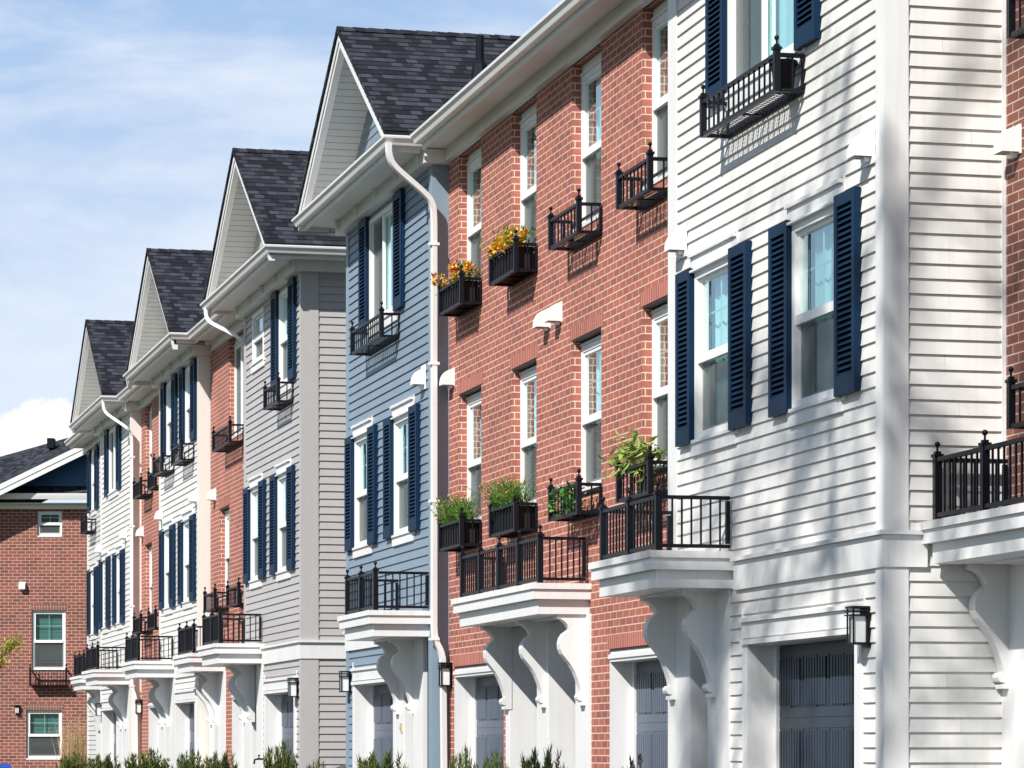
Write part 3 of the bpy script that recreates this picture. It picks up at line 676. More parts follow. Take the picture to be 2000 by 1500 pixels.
# ---- white bay, second block
HD = house('siding_townhouse', 'cream white townhouse beyond the grey one, two shuttered windows on each floor', 55.2)
Y0, Y1 = 52.8, 57.67
ops = [(53.5, 54.55, *SH), (55.95, 56.95, *SH), (53.5, 54.35, 6.5, 7.74), (55.75, 56.7, 6.5, 7.74), (53.2, 55.5, 0, 2.2), (55.7, 57.6, 0, 2.66)]
mb = siding(front(FX), Y0, Y1, 0, 7.82, ops); obj('wall', (mb, M['white']), HD, (0,0,0)); shell(HD, M['white'], Y0, Y1, FX)
corner_boards(HD, Y0, Y1, FX, M['cream'], BX+.06, nw=.16)
belt(HD, 52.95, 55.6, FX)
for (a, b) in ((53.6, 54.55), (56.05, 56.95)): window(HD, (FX, a, SH[0]), b-a, 1.335, shut=[(-.5,-.005),(b-a+.005,b-a+.44)])
for (a, b) in ((53.5, 54.35), (55.8, 56.7)): window(HD, (FX, a, 6.5), b-a, 1.24, shut=[(-.5,-.005),(b-a+.005,b-a+.48)], head=False)
garage(HD, FX, 53.2, 55.4, .24); entry(HD, FX, 56.3, 56.8, [(55.75,56.3,0,2.655),(56.8,57.5,0,2.655)], .2)
balcony(HD, FX, 6.9, 55.66, 57.5, 3, [56.25, 57.1], 7)
gable(HD, 55.1, 3.0, Y0, Y1, 7.05, M['white'], 13, 7.45, M['cream'], 7.45)
# ---- far brick front, second block
HE = thing('brick_townhouse', 'sliver of red brick townhouse beyond the second white bay, beside the far downspout', 'townhouse', (BX, 59.6, 0), 'townhouses in the receding row')
ops = [(57.95, 58.95, 3.83, 5.24), (60.1, 61.1, 3.83, 5.24), (57.95, 58.95, 6.27, 7.815), (60.1, 61.1, 6.27, 7.815), (58.2, 60.6, 0, 2.31)]
mb = masonry(front(BX), 57.67, 61.75, 0, 7.83, ops, .1); obj('wall', (mb, M['brick']), HE, (0,0,0)); shell(HE, M['brick'], 57.67, 61.75, BX)
lintels(HE, BX, [(57.95, 58.95, 5.241), (60.1, 61.1, 5.241), (58.2, 60.6, 2.311)], M['lintel'])
for a in (57.95, 60.1):
    window(HE, (BX, a, 3.83), 1.0, 1.345, recess=.085, head=False, top=.04); window(HE, (BX, a, 6.27), 1.0, 1.435, recess=.085, head=False, top=.105)
garage(HE, BX, 58.2, 60.6, .27, 2.2, False, 2.31); flat_eave(HE, 58.0, 61.5, BX, 7.3)
# ---- far white bay
HF = house('siding_townhouse', 'farthest gabled white townhouse with a curved downspout at its corner', 64.2)
Y0, Y1 = 61.65, 66.75
ops = [(62.95, 63.95, *SH), (65.0, 65.95, *SH), (63.75, 65.25, 6.5, 7.74), (63.9, 66.3, 0, 2.2), (61.8, 63.75, 0, 2.66)]
mb = siding(front(FX), Y0, Y1, 0, 7.82, ops); obj('wall', (mb, M['white']), HF, (0,0,0)); shell(HF, M['white'], Y0, Y1, FX)
corner_boards(HF, Y0, Y1, FX, M['cream'], BX+.06, nw=.2, fw=.16)
belt(HF, 63.8, Y1, FX)
for (a, b) in ((63.15, 63.95), (65.5, 66.3)): window(HF, (FX, a, SH[0]), b-a, 1.335, shut=[(-.5,-.005),(b-a+.005,b-a+.42)])
window(HF, (FX, 63.75, 6.5), 1.5, 1.24, kind='slider', shut=[(-.5,-.005),(1.505,2.0)], head=False)
garage(HF, FX, 63.95, 66.3, .24); entry(HF, FX, 62.6, 63.05, [(61.9,62.6,0,2.655),(63.05,63.75,0,2.655)], .2)
balcony(HF, FX, 6.9, 61.78, 63.8, 3, [62.35, 63.1], 7)
_, gu = gable(HF, 64.5, 2.84, Y0, Y1, 7.05, M['white'], 13, 7.45, M['cream'], 7.45)
downspout(gu, [(7.08,61.7,7.98),(7.08,61.7,7.86),(7.13,61.68,7.74),(7.5,61.45,7.46),(7.585,61.53,7.36),(7.6,61.55,7.2),(7.6,61.55,2.6),(7.68,61.55,2.4),(7.7,61.55,.1)])
# ---- last, pale grey
HL = thing('siding_townhouse', 'last pale grey townhouse in the row, mostly hidden by the white gabled one', 'townhouse', (BX, 68.7, 0), 'townhouses in the receding row')
ops = [(69.15, 70.0, *SH), (69.05, 69.9, 6.5, 7.74), (67.2, 69.0, 0, 2.66)]
mb = siding(front(BX), 66.75, 70.75, 0, 7.83, ops); obj('wall', (mb, M['palegrey']), HL, (0,0,0)); shell(HL, M['palegrey'], 66.75, 70.75, BX)
corner_boards(HL, 66.75, 70.75, BX, M['cream'], None)
window(HL, (BX, 69.15, SH[0]), .85, 1.335, shut=[(-.5,-.005),(.855,1.3)]); window(HL, (BX, 69.05, 6.5), .85, 1.24, shut=[(-.5,-.005),(.855,1.35)], head=False)
entry(HL, BX, 68.0, 68.45, [(67.2,68.0,0,2.655),(68.45,69.0,0,2.655)], .2)
balcony(HL, BX, 7.2, 66.95, 68.85, 3, [67.6, 68.4], 7); flat_eave(HL, 66.9, 71.0, BX, 7.3)
# ================================================================== BRICK HOUSE ACROSS THE END
PX = 78.05
KX = lambda u: (u-1000)/PX
KZ = lambda v: CH + (1466-v)/PX
HK = thing('brick_house', 'plum brick house facing down the row, with a navy gable and a black window rail', 'house', (82*math.sin(AL), 82*math.cos(AL), 0), None, -AL)
wins = [(KX(73), KX(121), KZ(1046), KZ(998)), (KX(62), KX(128), KZ(1308), KZ(1192)), (KX(51), KX(121), KZ(1481), KZ(1387))]
mb = masonry(TS, -16, -7, 0, 7.52, wins, .1); obj('wall', (mb, M['brickfar']), HK)
m = MB(); m.quad((-16,.01,0),(-16,12,0),(-16,12,7.5),(-16,.01,7.5)); m.quad((-7,.01,0),(-7,12,0),(-7,12,7.5),(-7,.01,7.5)); m.quad((-7,12,0),(-16,12,0),(-16,12,7.5),(-7,12,7.5)); obj('rear_wall', (m, M['brickfar']), HK)
for w in wins[1:]: m = MB(); m.box(w[0]-.05, w[1]+.05, -.004, .06, w[3]+.001, w[3]+.15); obj('lintel', (m, M['lintelside']), HK)
for i, w in enumerate(wins): window(HK, (w[0], 0, w[2]), w[1]-w[0], w[3]-w[2], TS, recess=.06, head=False, curtain='blind', cover=(0, .9, .8)[i])
m = MB(); m.box(-16, -7, -.12, .02, 7.44, 7.56); obj('frieze', (m, M['soffit']), HK)
m = MB(); m.prism([(0,0),(-.13,0),(-.12,-.05),(-.09,-.14),(0,-.14)], lambda a, z, t: (t, -.38+a, z+7.8), -16.2, -6.9); m.box(-16.1, -6.9, -.36, .0, 7.562, 7.575); obj('gutter', (m, M['gutter']), HK)
zr = lambda x: KZ(872)+(x-KX(172))*.485
m = MB(); m.quad((-16.1,-.4,7.8),(-6.9,-.4,7.8),(-6.9,.1,8.05),(-16.1,.1,8.05)); obj('pent_roof', (m, M['shingle']), HK)
z = 8.02; mb = MB()
while z < 9.9:
    xa = KX(172)+(z-KZ(872)+.0)/.485
    mb.quad((xa,-.0,z),(-7,-.0,z),(-7,.012,z+.13),(xa+.13/.485,.012,z+.13)); mb.quad((xa,.012,z),(-7,.012,z),(-7,0,z),(xa,0,z)); z += .13
obj('gable_wall', (mb, M['navywall']), HK)
xa, xb = KX(-60), -8.2
m = MB(); m.add([(xa,-.75,zr(xa)),(xb,-.75,zr(xb)),(xb,5,zr(xb)),(xa,5,zr(xa)),(xa,-.75,zr(xa)-.12),(xb,-.75,zr(xb)-.12),(xb,5,zr(xb)-.12),(xa,5,zr(xa)-.12)], [(0,1,2,3),(4,7,6,5),(0,4,5,1)])
m.add([(xb,-.75,zr(xb)),(xb+3,-.75,zr(xb)-1.45),(xb+3,5,zr(xb)-1.45),(xb,5,zr(xb))], [(0,1,2,3)])
A, B, C_, D_ = (KX(-120)*1.08, 5.0, 7.6), (-8.6*1.08, 3.5, 9.6), (KX(152)*1.12, 10.0, CH+(1466-849)/PX*1.122), (KX(-120)*1.12, 10., CH+(1466-925)/PX*1.122)
m.quad(A, B, C_, D_); rk = obj('roof', (m, M['shingle']), HK)
m = MB()
for (p, q, d) in ((-.0, -.13, -.79), (-.13, -.27, -.77)): m.prism([(xa, zr(xa)+p), (xb, zr(xb)+p), (xb, zr(xb)+q), (xa, zr(xa)+q)], lambda x, z, t: (x, t, z), d, d+.03)
obj('rake_board', (m, M['trim']), rk)
m = MB(); m.box(KX(98)*1.115, KX(111)*1.115, 8.8, 9.2, CH+(1466-876)/PX*1.11, CH+(1466-857)/PX*1.11); obj('roof_vent', (m, M['iron']), rk)
# ================================================================== FIXTURES
G_BOX = 'black iron window boxes under the windows'
bx = {}
bx['wu'] = window_box((FX, 22.38, 6.13), 1.86, 'wide iron window box high on the nearest white wall, holding a dark pot', 13)
names_u = ['empty iron box under the top brick window nearest the white house', 'empty iron box under the top brick window, second from the white house',
           'iron box filled with yellow and orange flowers under a top brick window', 'iron box with orange, pink and red flowers beside the white downspout']
names_m = ['iron box with trailing variegated leaves above the near balcony', 'iron box with green ivy showing through its bars on the brick wall',
           'iron box with ferny green plants, second from the downspout', 'iron box with ferny orange-dotted plants next to the downspout']
bx_y = [(26.25, 1.03), (28.57, 1.08), (30.97, 1.1), (33.36, 1.08)]
for i, (y, w) in enumerate(bx_y):
    bx['u%d' % i] = window_box((BX, y, 6.07), w, names_u[i], 7, i > 1)
    bx['m%d' % i] = window_box((BX, y, 3.54), w, names_m[i], 7, i > 1)
window_box((FX, 36.74, 6.13), 1.84, 'wide empty iron box under the blue house top window', 13)
window_box((FX, 43.83, 6.12), 1.16, 'small empty iron box under the grey house top window', 7)
window_box((BX, 49.22, 6.07), 1.75, 'wide iron box under the top window of the narrow brick front', 12)
window_box((BX, 50.75, 3.6), 1.15, 'iron box low on the narrow brick front, beside the cream pier', 7)
window_box((BX, 48.37, 3.58), 1.15, 'iron box low on the narrow brick front, beside the grey siding', 7)
window_box((FX, 53.31, 6.15), 1.17, 'iron box under the top window nearer the cream pier on the second white house', 7)
window_box((FX, 55.69, 6.16), 1.15, 'iron box under the top window farther from the cream pier on the second white house', 7)
window_box((BX, 57.87, 6.08), 1.0, 'top iron box on the far brick sliver, touching the second white house', 7)
window_box((BX, 59.92, 6.08), 1.08, 'top iron box on the far brick sliver, beside the far downspout', 7)
window_box((BX, 57.87, 3.57), 1.0, 'lower iron box on the far brick sliver, touching the second white house', 7)
window_box((BX, 59.92, 3.57), 1.08, 'lower iron box on the far brick sliver, beside the far downspout', 7)
window_box((BX, 69.05, 6.0), .95, 'last iron box, in front of the distant plum brick house', 7)
window_box((8.47, 19.05, 6.07), 1.08, 'iron box cut by the right frame edge, high on the shaded brick', 7)
window_box((8.47, 19.05, 3.51), 1.08, 'iron box cut by the right frame edge, just above the end balcony', 7)
kb = thing('window_box', 'shallow black window rail on the plum brick house', 'window box', HK.matrix_basis @ Vector((KX(62), 0, KZ(1340))), G_BOX, -AL)
w = KX(132)-KX(62); m = MB(TS); m.T = None
panel(m, (0,-.25), (w,-.25), 0, .4, 11); panel(m, (0,-.25), (0,0), 0, .4, 1); panel(m, (w,-.25), (w,0), 0, .4, 1); m.box(.02, w-.02, -.22, -.01, .005, .02); obj('rail', (m, M['iron']), kb)
for x in (0, w): m = MB(); post(m, 0, 0, 0, .42); m.ball((0,0,.52), .028); obj('post', (m, M['iron']), kb, (x, -.25, 0))
# ---- wall lamps
def lamp(loc, label, T=TF, rz=0, s=1.):
    t = thing('wall_lamp', label, 'wall lamp', loc, 'lantern wall lamps', rz)
    def f():
        m = MB(T)
        m.box(-.055*s, .055*s, 0, .015*s, -.14*s, .14*s); m.box(-.075*s, .075*s, .016*s, .135*s, .125*s, .14*s); m.box(-.07*s, .07*s, .02*s, .13*s, -.12*s, -.108*s)
        for z in (.1, .075): m.box(-.082*s, .082*s, .016*s, .14*s, z*s, (z+.009)*s)
        for a in (-.065, .055):
            for d in (.02, .118): m.box(a*s, (a+.01)*s, d*s, (d+.01)*s, -.107*s, .124*s)
        m.box(-.005*s, .005*s, .124*s, .131*s, -.107*s, .07*s)
        return m.mesh('lamp_frame', M['iron'])
    def g(): m = MB(T); m.box(-.052*s, .052*s, .032*s, .115*s, -.105*s, .072*s); return m.mesh('lamp_glass', M['lantern'])
    key = (T is TF, s)
    L = (0,0,0) if rz else loc
    obj('lamp_frame', cached(('lf',)+key, f), t, L); obj('lamp_glass', cached(('lg',)+key, g), t, L)
lamp((FX-.014, 21.07, 2.24), 'large lantern lamp right of the dark garage door on the near white wall')
lamp((BX, 34.86, 2.22), 'lantern lamp on the brick edge beside the white downspout')
lamp((FX-.014, 39.75, 2.24), 'lantern lamp on the far edge of the blue house beside the grey side wall')
lamp((FX-.014, 43.5, 2.24), 'lantern lamp by the garage on the warm grey house')
lamp((BX, 61.5, 2.22), 'lantern lamp beside the far downspout on the brick sliver')
lamp((FX-.014, 66.5, 2.22), 'small distant lantern lamp at the far edge of the last gabled white house')
lamp(HK.matrix_basis @ Vector((KX(34), 0, KZ(1386))), 'boxy white lamp on the plum brick house', TS, -AL, .8)
# ---- vent hoods
def hood(loc, label, plate=True, T=TF, rz=0):
    t = thing('vent_hood', label, 'vent hood', loc, 'white plastic exhaust hoods', rz); L = (0,0,0) if rz else loc
    def f():
        m = MB(T); n = 9; w, d, h = .155, .125, .175
        arc = [(.012,h)] + [(.012+d*math.sin(k*math.pi/2/n), .02+(h-.02)*math.cos(k*math.pi/2/n)) for k in range(1, n+1)] + [(.012+d, 0)]
        prof = arc + [(.012, -.0)]
        for (a, b) in zip(arc, arc[1:]): m.quad((0,a[0],a[1]),(w,a[0],a[1]),(w,b[0],b[1]),(0,b[0],b[1]))
        for s in (0, w): m.add([(s, p[0], p[1]) for p in prof], [list(range(len(prof)))])
        return m.mesh('hood', M['vinyl'])
    def g(): m = MB(T); e = .03 if plate else .008; m.box(-e, .155+e, .0, .011, -.05 if plate else -.01, .22 if plate else .185); m.box(.04,.12,.012,.05,-.03,-.001); return m.mesh('wall_plate', M['vinyl'])
    obj('hood', cached(('hood', T is TF), f), t, L); obj('wall_plate', cached(('hp', plate, T is TF), g), t, L)
hood((FX-.014, 20.95, 5.42), 'white vent hood beside the corner board of the nearest white house')
hood((FX-.014, 25.36, 5.44), 'white vent hood beside the brick edge on the nearest white house')
hood((BX, 30.05, 5.47), 'nearer of the paired white vent hoods on the brick wall', False)
hood((BX, 30.5, 5.47), 'farther of the paired white vent hoods on the brick wall', False)
hood((BX, 34.7, 5.37), 'white vent hood on the brick beside the tall downspout', False)
hood((FX-.014, 35.35, 5.44), 'white vent hood on the blue siding beside the downspout')
hood((BX, 52.15, 5.42), 'white vent hood on the narrow brick front beside the cream pier', False)
hood((FX-.014, 52.95, 5.45), 'vent hood on the second white house close to its cream pier')
hood((FX-.014, 57.2, 5.45), 'vent hood at the far edge of the second white house')
hood((BX, 61.3, 5.42), 'vent hood beside the far downspout on the brick sliver', False)
hood((FX-.014, 62.4, 5.45), 'vent hood on the farthest white house near its downspout')
hood((FX-.014, 66.5, 5.42), 'vent hood at the far edge of the farthest white house')
hood((8.47, 20.46, 5.4), 'white vent hood on the shaded brown brick at the right edge', False)
hood(HK.matrix_basis @ Vector((KX(38), 0, KZ(1151))), 'square white vent hood on the plum brick house', False, TS, -AL)
def small(name, label, cat, m, mt, loc, smooth=False):
    o = obj(name, (m, mt, smooth), None, loc); o['label'] = label; o['category'] = cat; return o
m = MB(); m.box(-.025,0,-.025,.025,-.05,.05); m.box(-.035,-.026,-.012,.012,-.015,.015); small('doorbell', 'tan doorbell on the white door surround of the blue house', 'doorbell', m, M['doorbell'], (FX-.023, 36.55, 1.66))
m = MB(); m.tube([(0,0,0),(-.1,0,0),(-.14,0,-.01),(-.15,0,-.07)], .014); m.tube([(-.08,-.04,.05),(-.08,.04,.05)], .012); m.tube([(-.08,0,0),(-.08,0,.05)], .008); small('garden_tap', 'small outdoor tap on the grey house wall', 'tap', m, M['iron'], (FX-.024, 46.2, 1.28))
# ---- pot in the white box
for k, y in enumerate((22.46,)):
    m = MB(); m.tube([(0,0,0),(0,0,.2),(0,0,.2),(0,0,.225)], [.07,.092,.1,.1], 16)
    small('plant_pot', 'dark plant pot at the near end of the high white-wall box', 'plant pot', m, M['liner'], (FX-.13, y+.06, 6.15), True)
# ================================================================== PLANTS
def leaf(m, c, d, l, w, up=(0,0,1)):
    d = Vector(d).normalized(); s = d.cross(Vector(up));
    if s.length < .1: s = d.cross(Vector((1,0,0)))
    s.normalize(); n = s.cross(d); c = Vector(c)
    m.quad(c, c + d*l*.45 + s*w*.5 - n*w*.12, c + d*l, c + d*l*.45 - s*w*.5 - n*w*.12)
def rdir(rng, up=0.): v = Vector((rng.gauss(0,1), rng.gauss(0,1), rng.gauss(0,1)+up)); return v.normalized()
def box_plant(key, kind, label, seed):
    t0 = bx[key]; i = int(key[1]); y, w = bx_y[i]; zb = 6.07 if key[0] == 'u' else 3.54; rng = random.Random(seed)
    t = thing('potted_plant', label, 'plant', (BX-.13, y+w/2, zb+.03), 'plants growing in the window boxes'); L = W[t]
    f = MB(); b = MB(); st = MB()
    if kind == 'fern':
        for k in range(150):
            p = Vector((rng.uniform(-.08,.06), rng.uniform(-w/2+.05, w/2-.05), .2)); q = p + Vector((rng.gauss(-.03,.09), rng.gauss(0,.12), rng.uniform(.1,.34)))
            st.tube([p, (p+q)/2+Vector((0,0,.03)), q], .0025, 4, False)
            for j in range(26):
                c = p.lerp(q, rng.uniform(.15,1)); leaf(f, c, rdir(rng,.5), rng.uniform(.025,.055), rng.uniform(.006,.014))
            if rng.random() < .4:
                for j in range(4): leaf(b, q, rdir(rng,.3), .022, .02)
    elif kind in ('warm', 'yellow'):
        for k in range(46):
            u = rng.uniform(-1, 1); c = Vector((rng.gauss(-.02,.07), u*w*.46, .29+rng.uniform(-.06,.15)*(1.25-abs(u)*.7))); rr = rng.uniform(.04,.07)
            for j in range(11): leaf(b, c+rdir(rng)*rr*.25, rdir(rng,.4), rr, rr*.75)
        for k in range(260):
            u = rng.uniform(-1, 1); leaf(f, (rng.gauss(-.02,.08), u*w*.5, .24+rng.uniform(-.04,.2)*(1.2-.6*abs(u))), rdir(rng,.5), rng.uniform(.04,.08), .022)
        st.tube([(0,0,.02),(0,0,.28)], .01, 6)
    elif kind == 'bigleaf':
        for k in range(260):
            u = rng.uniform(-1, 1); z = .3 + (.26*(1-u*u*.8) if u > -.4 else .1)*rng.uniform(.1,1) - (.24 if rng.random() < .3 else 0)*rng.random()
            leaf(f, (rng.gauss(-.05,.08), u*w*.42+.05, z), (rng.gauss(-.5,.5), rng.gauss(0,.8), rng.gauss(-.25,.4)), rng.uniform(.09,.15), rng.uniform(.04,.065))
        for k in range(10): y2 = rng.uniform(-w*.4,w*.4); st.tube([(0,y2*.4,.03),(-.02,y2,.32),(-.1,y2*1.05,.2)], .004, 4, False)
    else:
        for k in range(210):
            leaf(f, (rng.gauss(-.05,.05), rng.uniform(-w*.4,w*.4), rng.uniform(.0,.26)), (rng.gauss(-.7,.5), rng.gauss(0,.7), rng.gauss(.1,.5)), rng.uniform(.05,.085), rng.uniform(.035,.06))
        for k in range(26): c = Vector((rng.gauss(-.06,.05), rng.uniform(-w*.4,w*.4), rng.uniform(.08,.33))); [leaf(b, c, rdir(rng,.2), .022, .02) for j in range(4)]
        for k in range(8): y2 = rng.uniform(-w*.4,w*.4); st.tube([(0,y2,.03),(-.02,y2,.22)], .004, 4, False)
    obj('foliage', (f, M[{'fern':'fern','warm':'fern','yellow':'fern','bigleaf':'bigleaf','ivy':'ivy'}[kind]]), t, L)
    if b.f: obj('blossoms', (b, M[{'fern':'orange','warm':'warm','yellow':'yellow','ivy':'pale'}[kind]]), t, L)
    obj('stems', (st, M['fern']), t, L)
box_plant('u3', 'warm', 'orange, pink and red flowers with pale leaves beside the downspout', 3)
box_plant('u2', 'yellow', 'bunch of yellow and orange flowers in an upper brick-wall box', 4)
box_plant('m3', 'fern', 'feathery green plants with tiny orange blooms next to the downspout', 5)
box_plant('m2', 'fern', 'taller feathery green plants in the second box from the downspout', 6)
box_plant('m1', 'ivy', 'bright green ivy with pale blooms behind box bars', 7)
box_plant('m0', 'bigleaf', 'yellow-green variegated leaves spilling over the box above the near balcony', 8)
# ---- shrubs in the planting strip
def yew_mesh(seed, dark):
    rng = random.Random(seed); f = MB(); s = MB()
    n = 88 if not dark else 40
    for k in range(n):
        a = rng.uniform(0, 6.283); r = math.sqrt(rng.random()); base = Vector((math.cos(a)*.12*r, math.sin(a)*.12*r, .05)); hgt = (1.0-.12*r*r)*rng.uniform(.76,1.0)
        tip = Vector((math.cos(a)*.36*r+rng.gauss(0,.03), math.sin(a)*.36*r+rng.gauss(0,.03), hgt)); mid = base.lerp(tip, .5)+Vector((math.cos(a)*.05, math.sin(a)*.05, 0))
        s.tube([base, mid, tip], [.012,.008,.004], 5, False)
        for j in range(44 if not dark else 20):
            t = 1.02-.5*rng.random()**1.6; c = mid.lerp(tip, (t-.5)*2) if t > .5 else base.lerp(mid, t*2)
            d = Vector((rng.gauss(0,.7), rng.gauss(0,.7), rng.uniform(.1,1.0)))
            leaf(f, c, d, rng.uniform(.06,.11) if not dark else rng.uniform(.05,.08), rng.uniform(.018,.03) if not dark else .045)
    return f.mesh('foliage', M['darkleaf' if dark else 'yew']), s.mesh('stems', M['bark'])
YM = [yew_mesh(11, False), yew_mesh(12, False), yew_mesh(13, False)]; YD = yew_mesh(14, True)
ALc, ALs = math.cos(AL), math.sin(AL)
def shrub(u, v, width, label, k, dark=False, x=6.3):
    a = AL + math.atan((u-1000)/6400); y = x/math.tan(a); Z = y*ALc + x*ALs; h = CH + (1466-v-7)*Z/6400; wd = width*Z/6400/.8
    t = thing('shrub', label, 'shrub', (x, y, 0), 'shrubs in the planting strip'); f, s = YD if dark else YM[k % 3]
    o = [obj('foliage', f, t, (x,y,0)), obj('stems', s, t, (x,y,0))]
    for q in o: q.scale = (wd, wd, h); q.rotation_euler.z = k*1.3
shrub(745, 1464, 105, 'yew shrub in front of the blue house garage', 0)
shrub(905, 1466, 60, 'yew shrub before the brick house garage nearest the downspout', 1)
shrub(965, 1467, 60, 'thin yew shrub left of the dense dark one on the brick front', 2)
shrub(1060, 1460, 95, 'dense dark yew shrub below the white brick-house entry', 0)
shrub(1246, 1472, 90, 'sparse bronze-leaved shrub before the garage beside the near balcony', 1, True)
shrub(618, 1484, 60, 'low yew shrub at the foot of the grey corner board', 2)
shrub(548, 1452, 70, 'tallest pointed yew shrub before the grey garage', 1)
shrub(432, 1464, 68, 'yew shrub below the narrow brick front', 0)
shrub(372, 1463, 70, 'yew shrub below the second white house garage', 2)
shrub(288, 1464, 90, 'yew shrub below the second white house entry', 1)
shrub(203, 1468, 70, 'yew shrub below the farthest white house', 0)
shrub(142, 1466, 62, 'rounded dark yew shrub in front of the plum brick house', 2, False, 6.0)
# ---- grass plume, bin, cover, trees
yk = 70.; t = thing('ornamental_grass', 'dry tan plume of ornamental grass against the plum brick wall', 'grass plant', (9.0-.85, 76.5, 0)); rng = random.Random(5); f = MB()
for k in range(170):
    a = rng.gauss(0, .1); h = rng.uniform(1.5, 2.3); p = Vector((rng.gauss(0,.08), rng.gauss(0,.08), 0)); q = p + Vector((a*h, rng.gauss(0,.1)*h, h)); s = Vector((.008,0,0))
    mid = p.lerp(q,.55)+Vector((a*.1,0,.0)); f.quad(p-s, p+s, mid+s, mid-s); f.quad(mid-s, mid+s, q)
    for j in range(5): leaf(f, q-Vector((0,0,rng.uniform(0,.4))), rdir(rng,1), .06, .014)
obj('foliage', (f, M['straw']), t, W[t]); m = MB(); m.tube([(0,0,0),(0,0,.25)], [.12,.06], 8); obj('clump', (m, M['straw']), t, W[t])
t = thing('recycling_bin', 'bright blue bin peeking in at the lower left corner', 'bin', (5.75, 70.3, 0)); m = MB()
m.add([(-.26,-.26,.06),(.26,-.26,.06),(.26,.26,.06),(-.26,.26,.06),(-.3,-.32,.98),(.3,-.32,.98),(.3,.32,.98),(-.3,.32,.98)], [(0,3,2,1),(4,5,6,7),(0,1,5,4),(1,2,6,5),(2,3,7,6),(3,0,4,7)]); m.box(-.32,.32,-.34,-.321,.9,.96)
obj('body', (m, M['binlid']), t, W[t]); m = MB(); m.prism([(-.36,.985),(-.34,1.05),(-.1,1.12),(.3,1.1),(.35,.985)], lambda a, z, s: (s, a, z), -.33, .33); obj('lid', (m, M['bin']), t, W[t])
for s in (-.24, .2):
    m = MB(); m.tube([(s,.28,.1),(s+.04,.28,.1)], .1, 14); obj('wheel', (m, M['iron'], True), t, W[t])
t = thing('covered_barbecue', 'dark covered hump in the gap before the grey side wall', 'barbecue', (8.1, 42.2, 0)); m = MB()
m.prism([(-.42,.05),(-.4,.9),(-.3,1.13),(-.1,1.2),(.1,1.27),(.3,1.31),(.75,1.32),(.9,1.15),(.95,.05)], lambda a, z, s: (a, s, z), -.3, .3); obj('cover', (m, M['cover']), t, W[t])
m = MB()
for a, z in ((.05,1.285),(.32,1.33)): m.ball((a,-.2,z), .02)
obj('knob', (m, M['iron']), t, W[t])
def tree_mesh(seed, H, spread, nleaf, ls, trunk_r, mleaf, first=.35):
    rng = random.Random(seed); tr = MB(); lf = MB(); tips = []
    def grow(p, d, l, r, lev):
        n = 4; pts = [p]; q = p; dd = d; jit = .03 if lev == 0 else .12
        for k in range(n): dd = (dd + Vector((rng.gauss(0,jit), rng.gauss(0,jit), rng.gauss(.06,.06)))).normalized(); q = q + dd*l/n; pts.append(q)
        tr.tube(pts, [r*(1-.12*k) for k in range(n+1)], 7 if lev < 2 else 4, False)
        if lev >= 3: tips.append((pts[2], q)); return
        nb = 7 if lev == 0 else 5 if lev == 1 else 4
        for k in range(nb):
            t = rng.uniform(first+.3 if lev == 0 else .4, 1.0); o = pts[min(n-1, int(t*n))].lerp(pts[min(n, int(t*n)+1)], t*n % 1)
            az_ = 6.283*k/nb + rng.uniform(-.4,.4); sd = Vector((math.cos(az_), math.sin(az_), 0)) if lev == 0 else Vector((rng.gauss(0,1), rng.gauss(0,1), 0))
            nd = (dd*.55 + sd*spread*(1.3 if lev == 0 else 1) + Vector((0,0,rng.uniform(.0,.5)))).normalized(); grow(o, nd, l*rng.uniform(.45,.6), r*.5, lev+1)
        tips.append((pts[-2], q))
    grow(Vector((0,0,0)), Vector((0,0,1)), H*.6, trunk_r, 0)
    for k in range(nleaf):
        a, b = tips[rng.randrange(len(tips))]; c = a.lerp(b, rng.random()) + rdir(rng)*ls*rng.uniform(.2,2.2); leaf(lf, c, rdir(rng,-.1), ls*rng.uniform(.7,1.3), ls*.55)
    return tr.mesh('trunk', M['bark'], True), lf.mesh('crown', mleaf)
def tree(name, label, loc, me, rz=0, s=1., group=None):
    t = thing(name, label, 'tree', loc, group)
    for n, mm in zip(('trunk', 'crown'), me):
        o = obj(n, mm, t, loc); o.rotation_euler.z = rz; o.scale = (s, s, s)
tree('young_tree', 'slim young tree with yellow-green spring leaves at the left edge', (3.68, 50.2, 0), tree_mesh(3, 3.4, .3, 5000, .055, .03, M['spring'], .1))
SHADE = tree_mesh(21, 20, .42, 5600, .13, .15, M['fern'], .5)
if DBG:
    for q in SHADE: print("BB", q.name, [(round(min(v.co[i] for v in q.vertices),1), round(max(v.co[i] for v in q.vertices),1)) for i in range(3)])
STX, STY = -4.2, 10.8
tree('street_tree', 'leafy street tree by the kerb whose shade dapples the white house', (STX, STY, 0), SHADE, .5)
FART = tree_mesh(31, 10.5, .55, 2600, .16, .16, M['spring'])
for k, (x, y) in enumerate(((-12, 84), (-11, 103), (-13, 124))): tree('street_tree', 'spring-leafed tree across the road, reflected in the windows', (x, y, 0), FART, k*1.7, 1+.1*k, 'trees across the road')
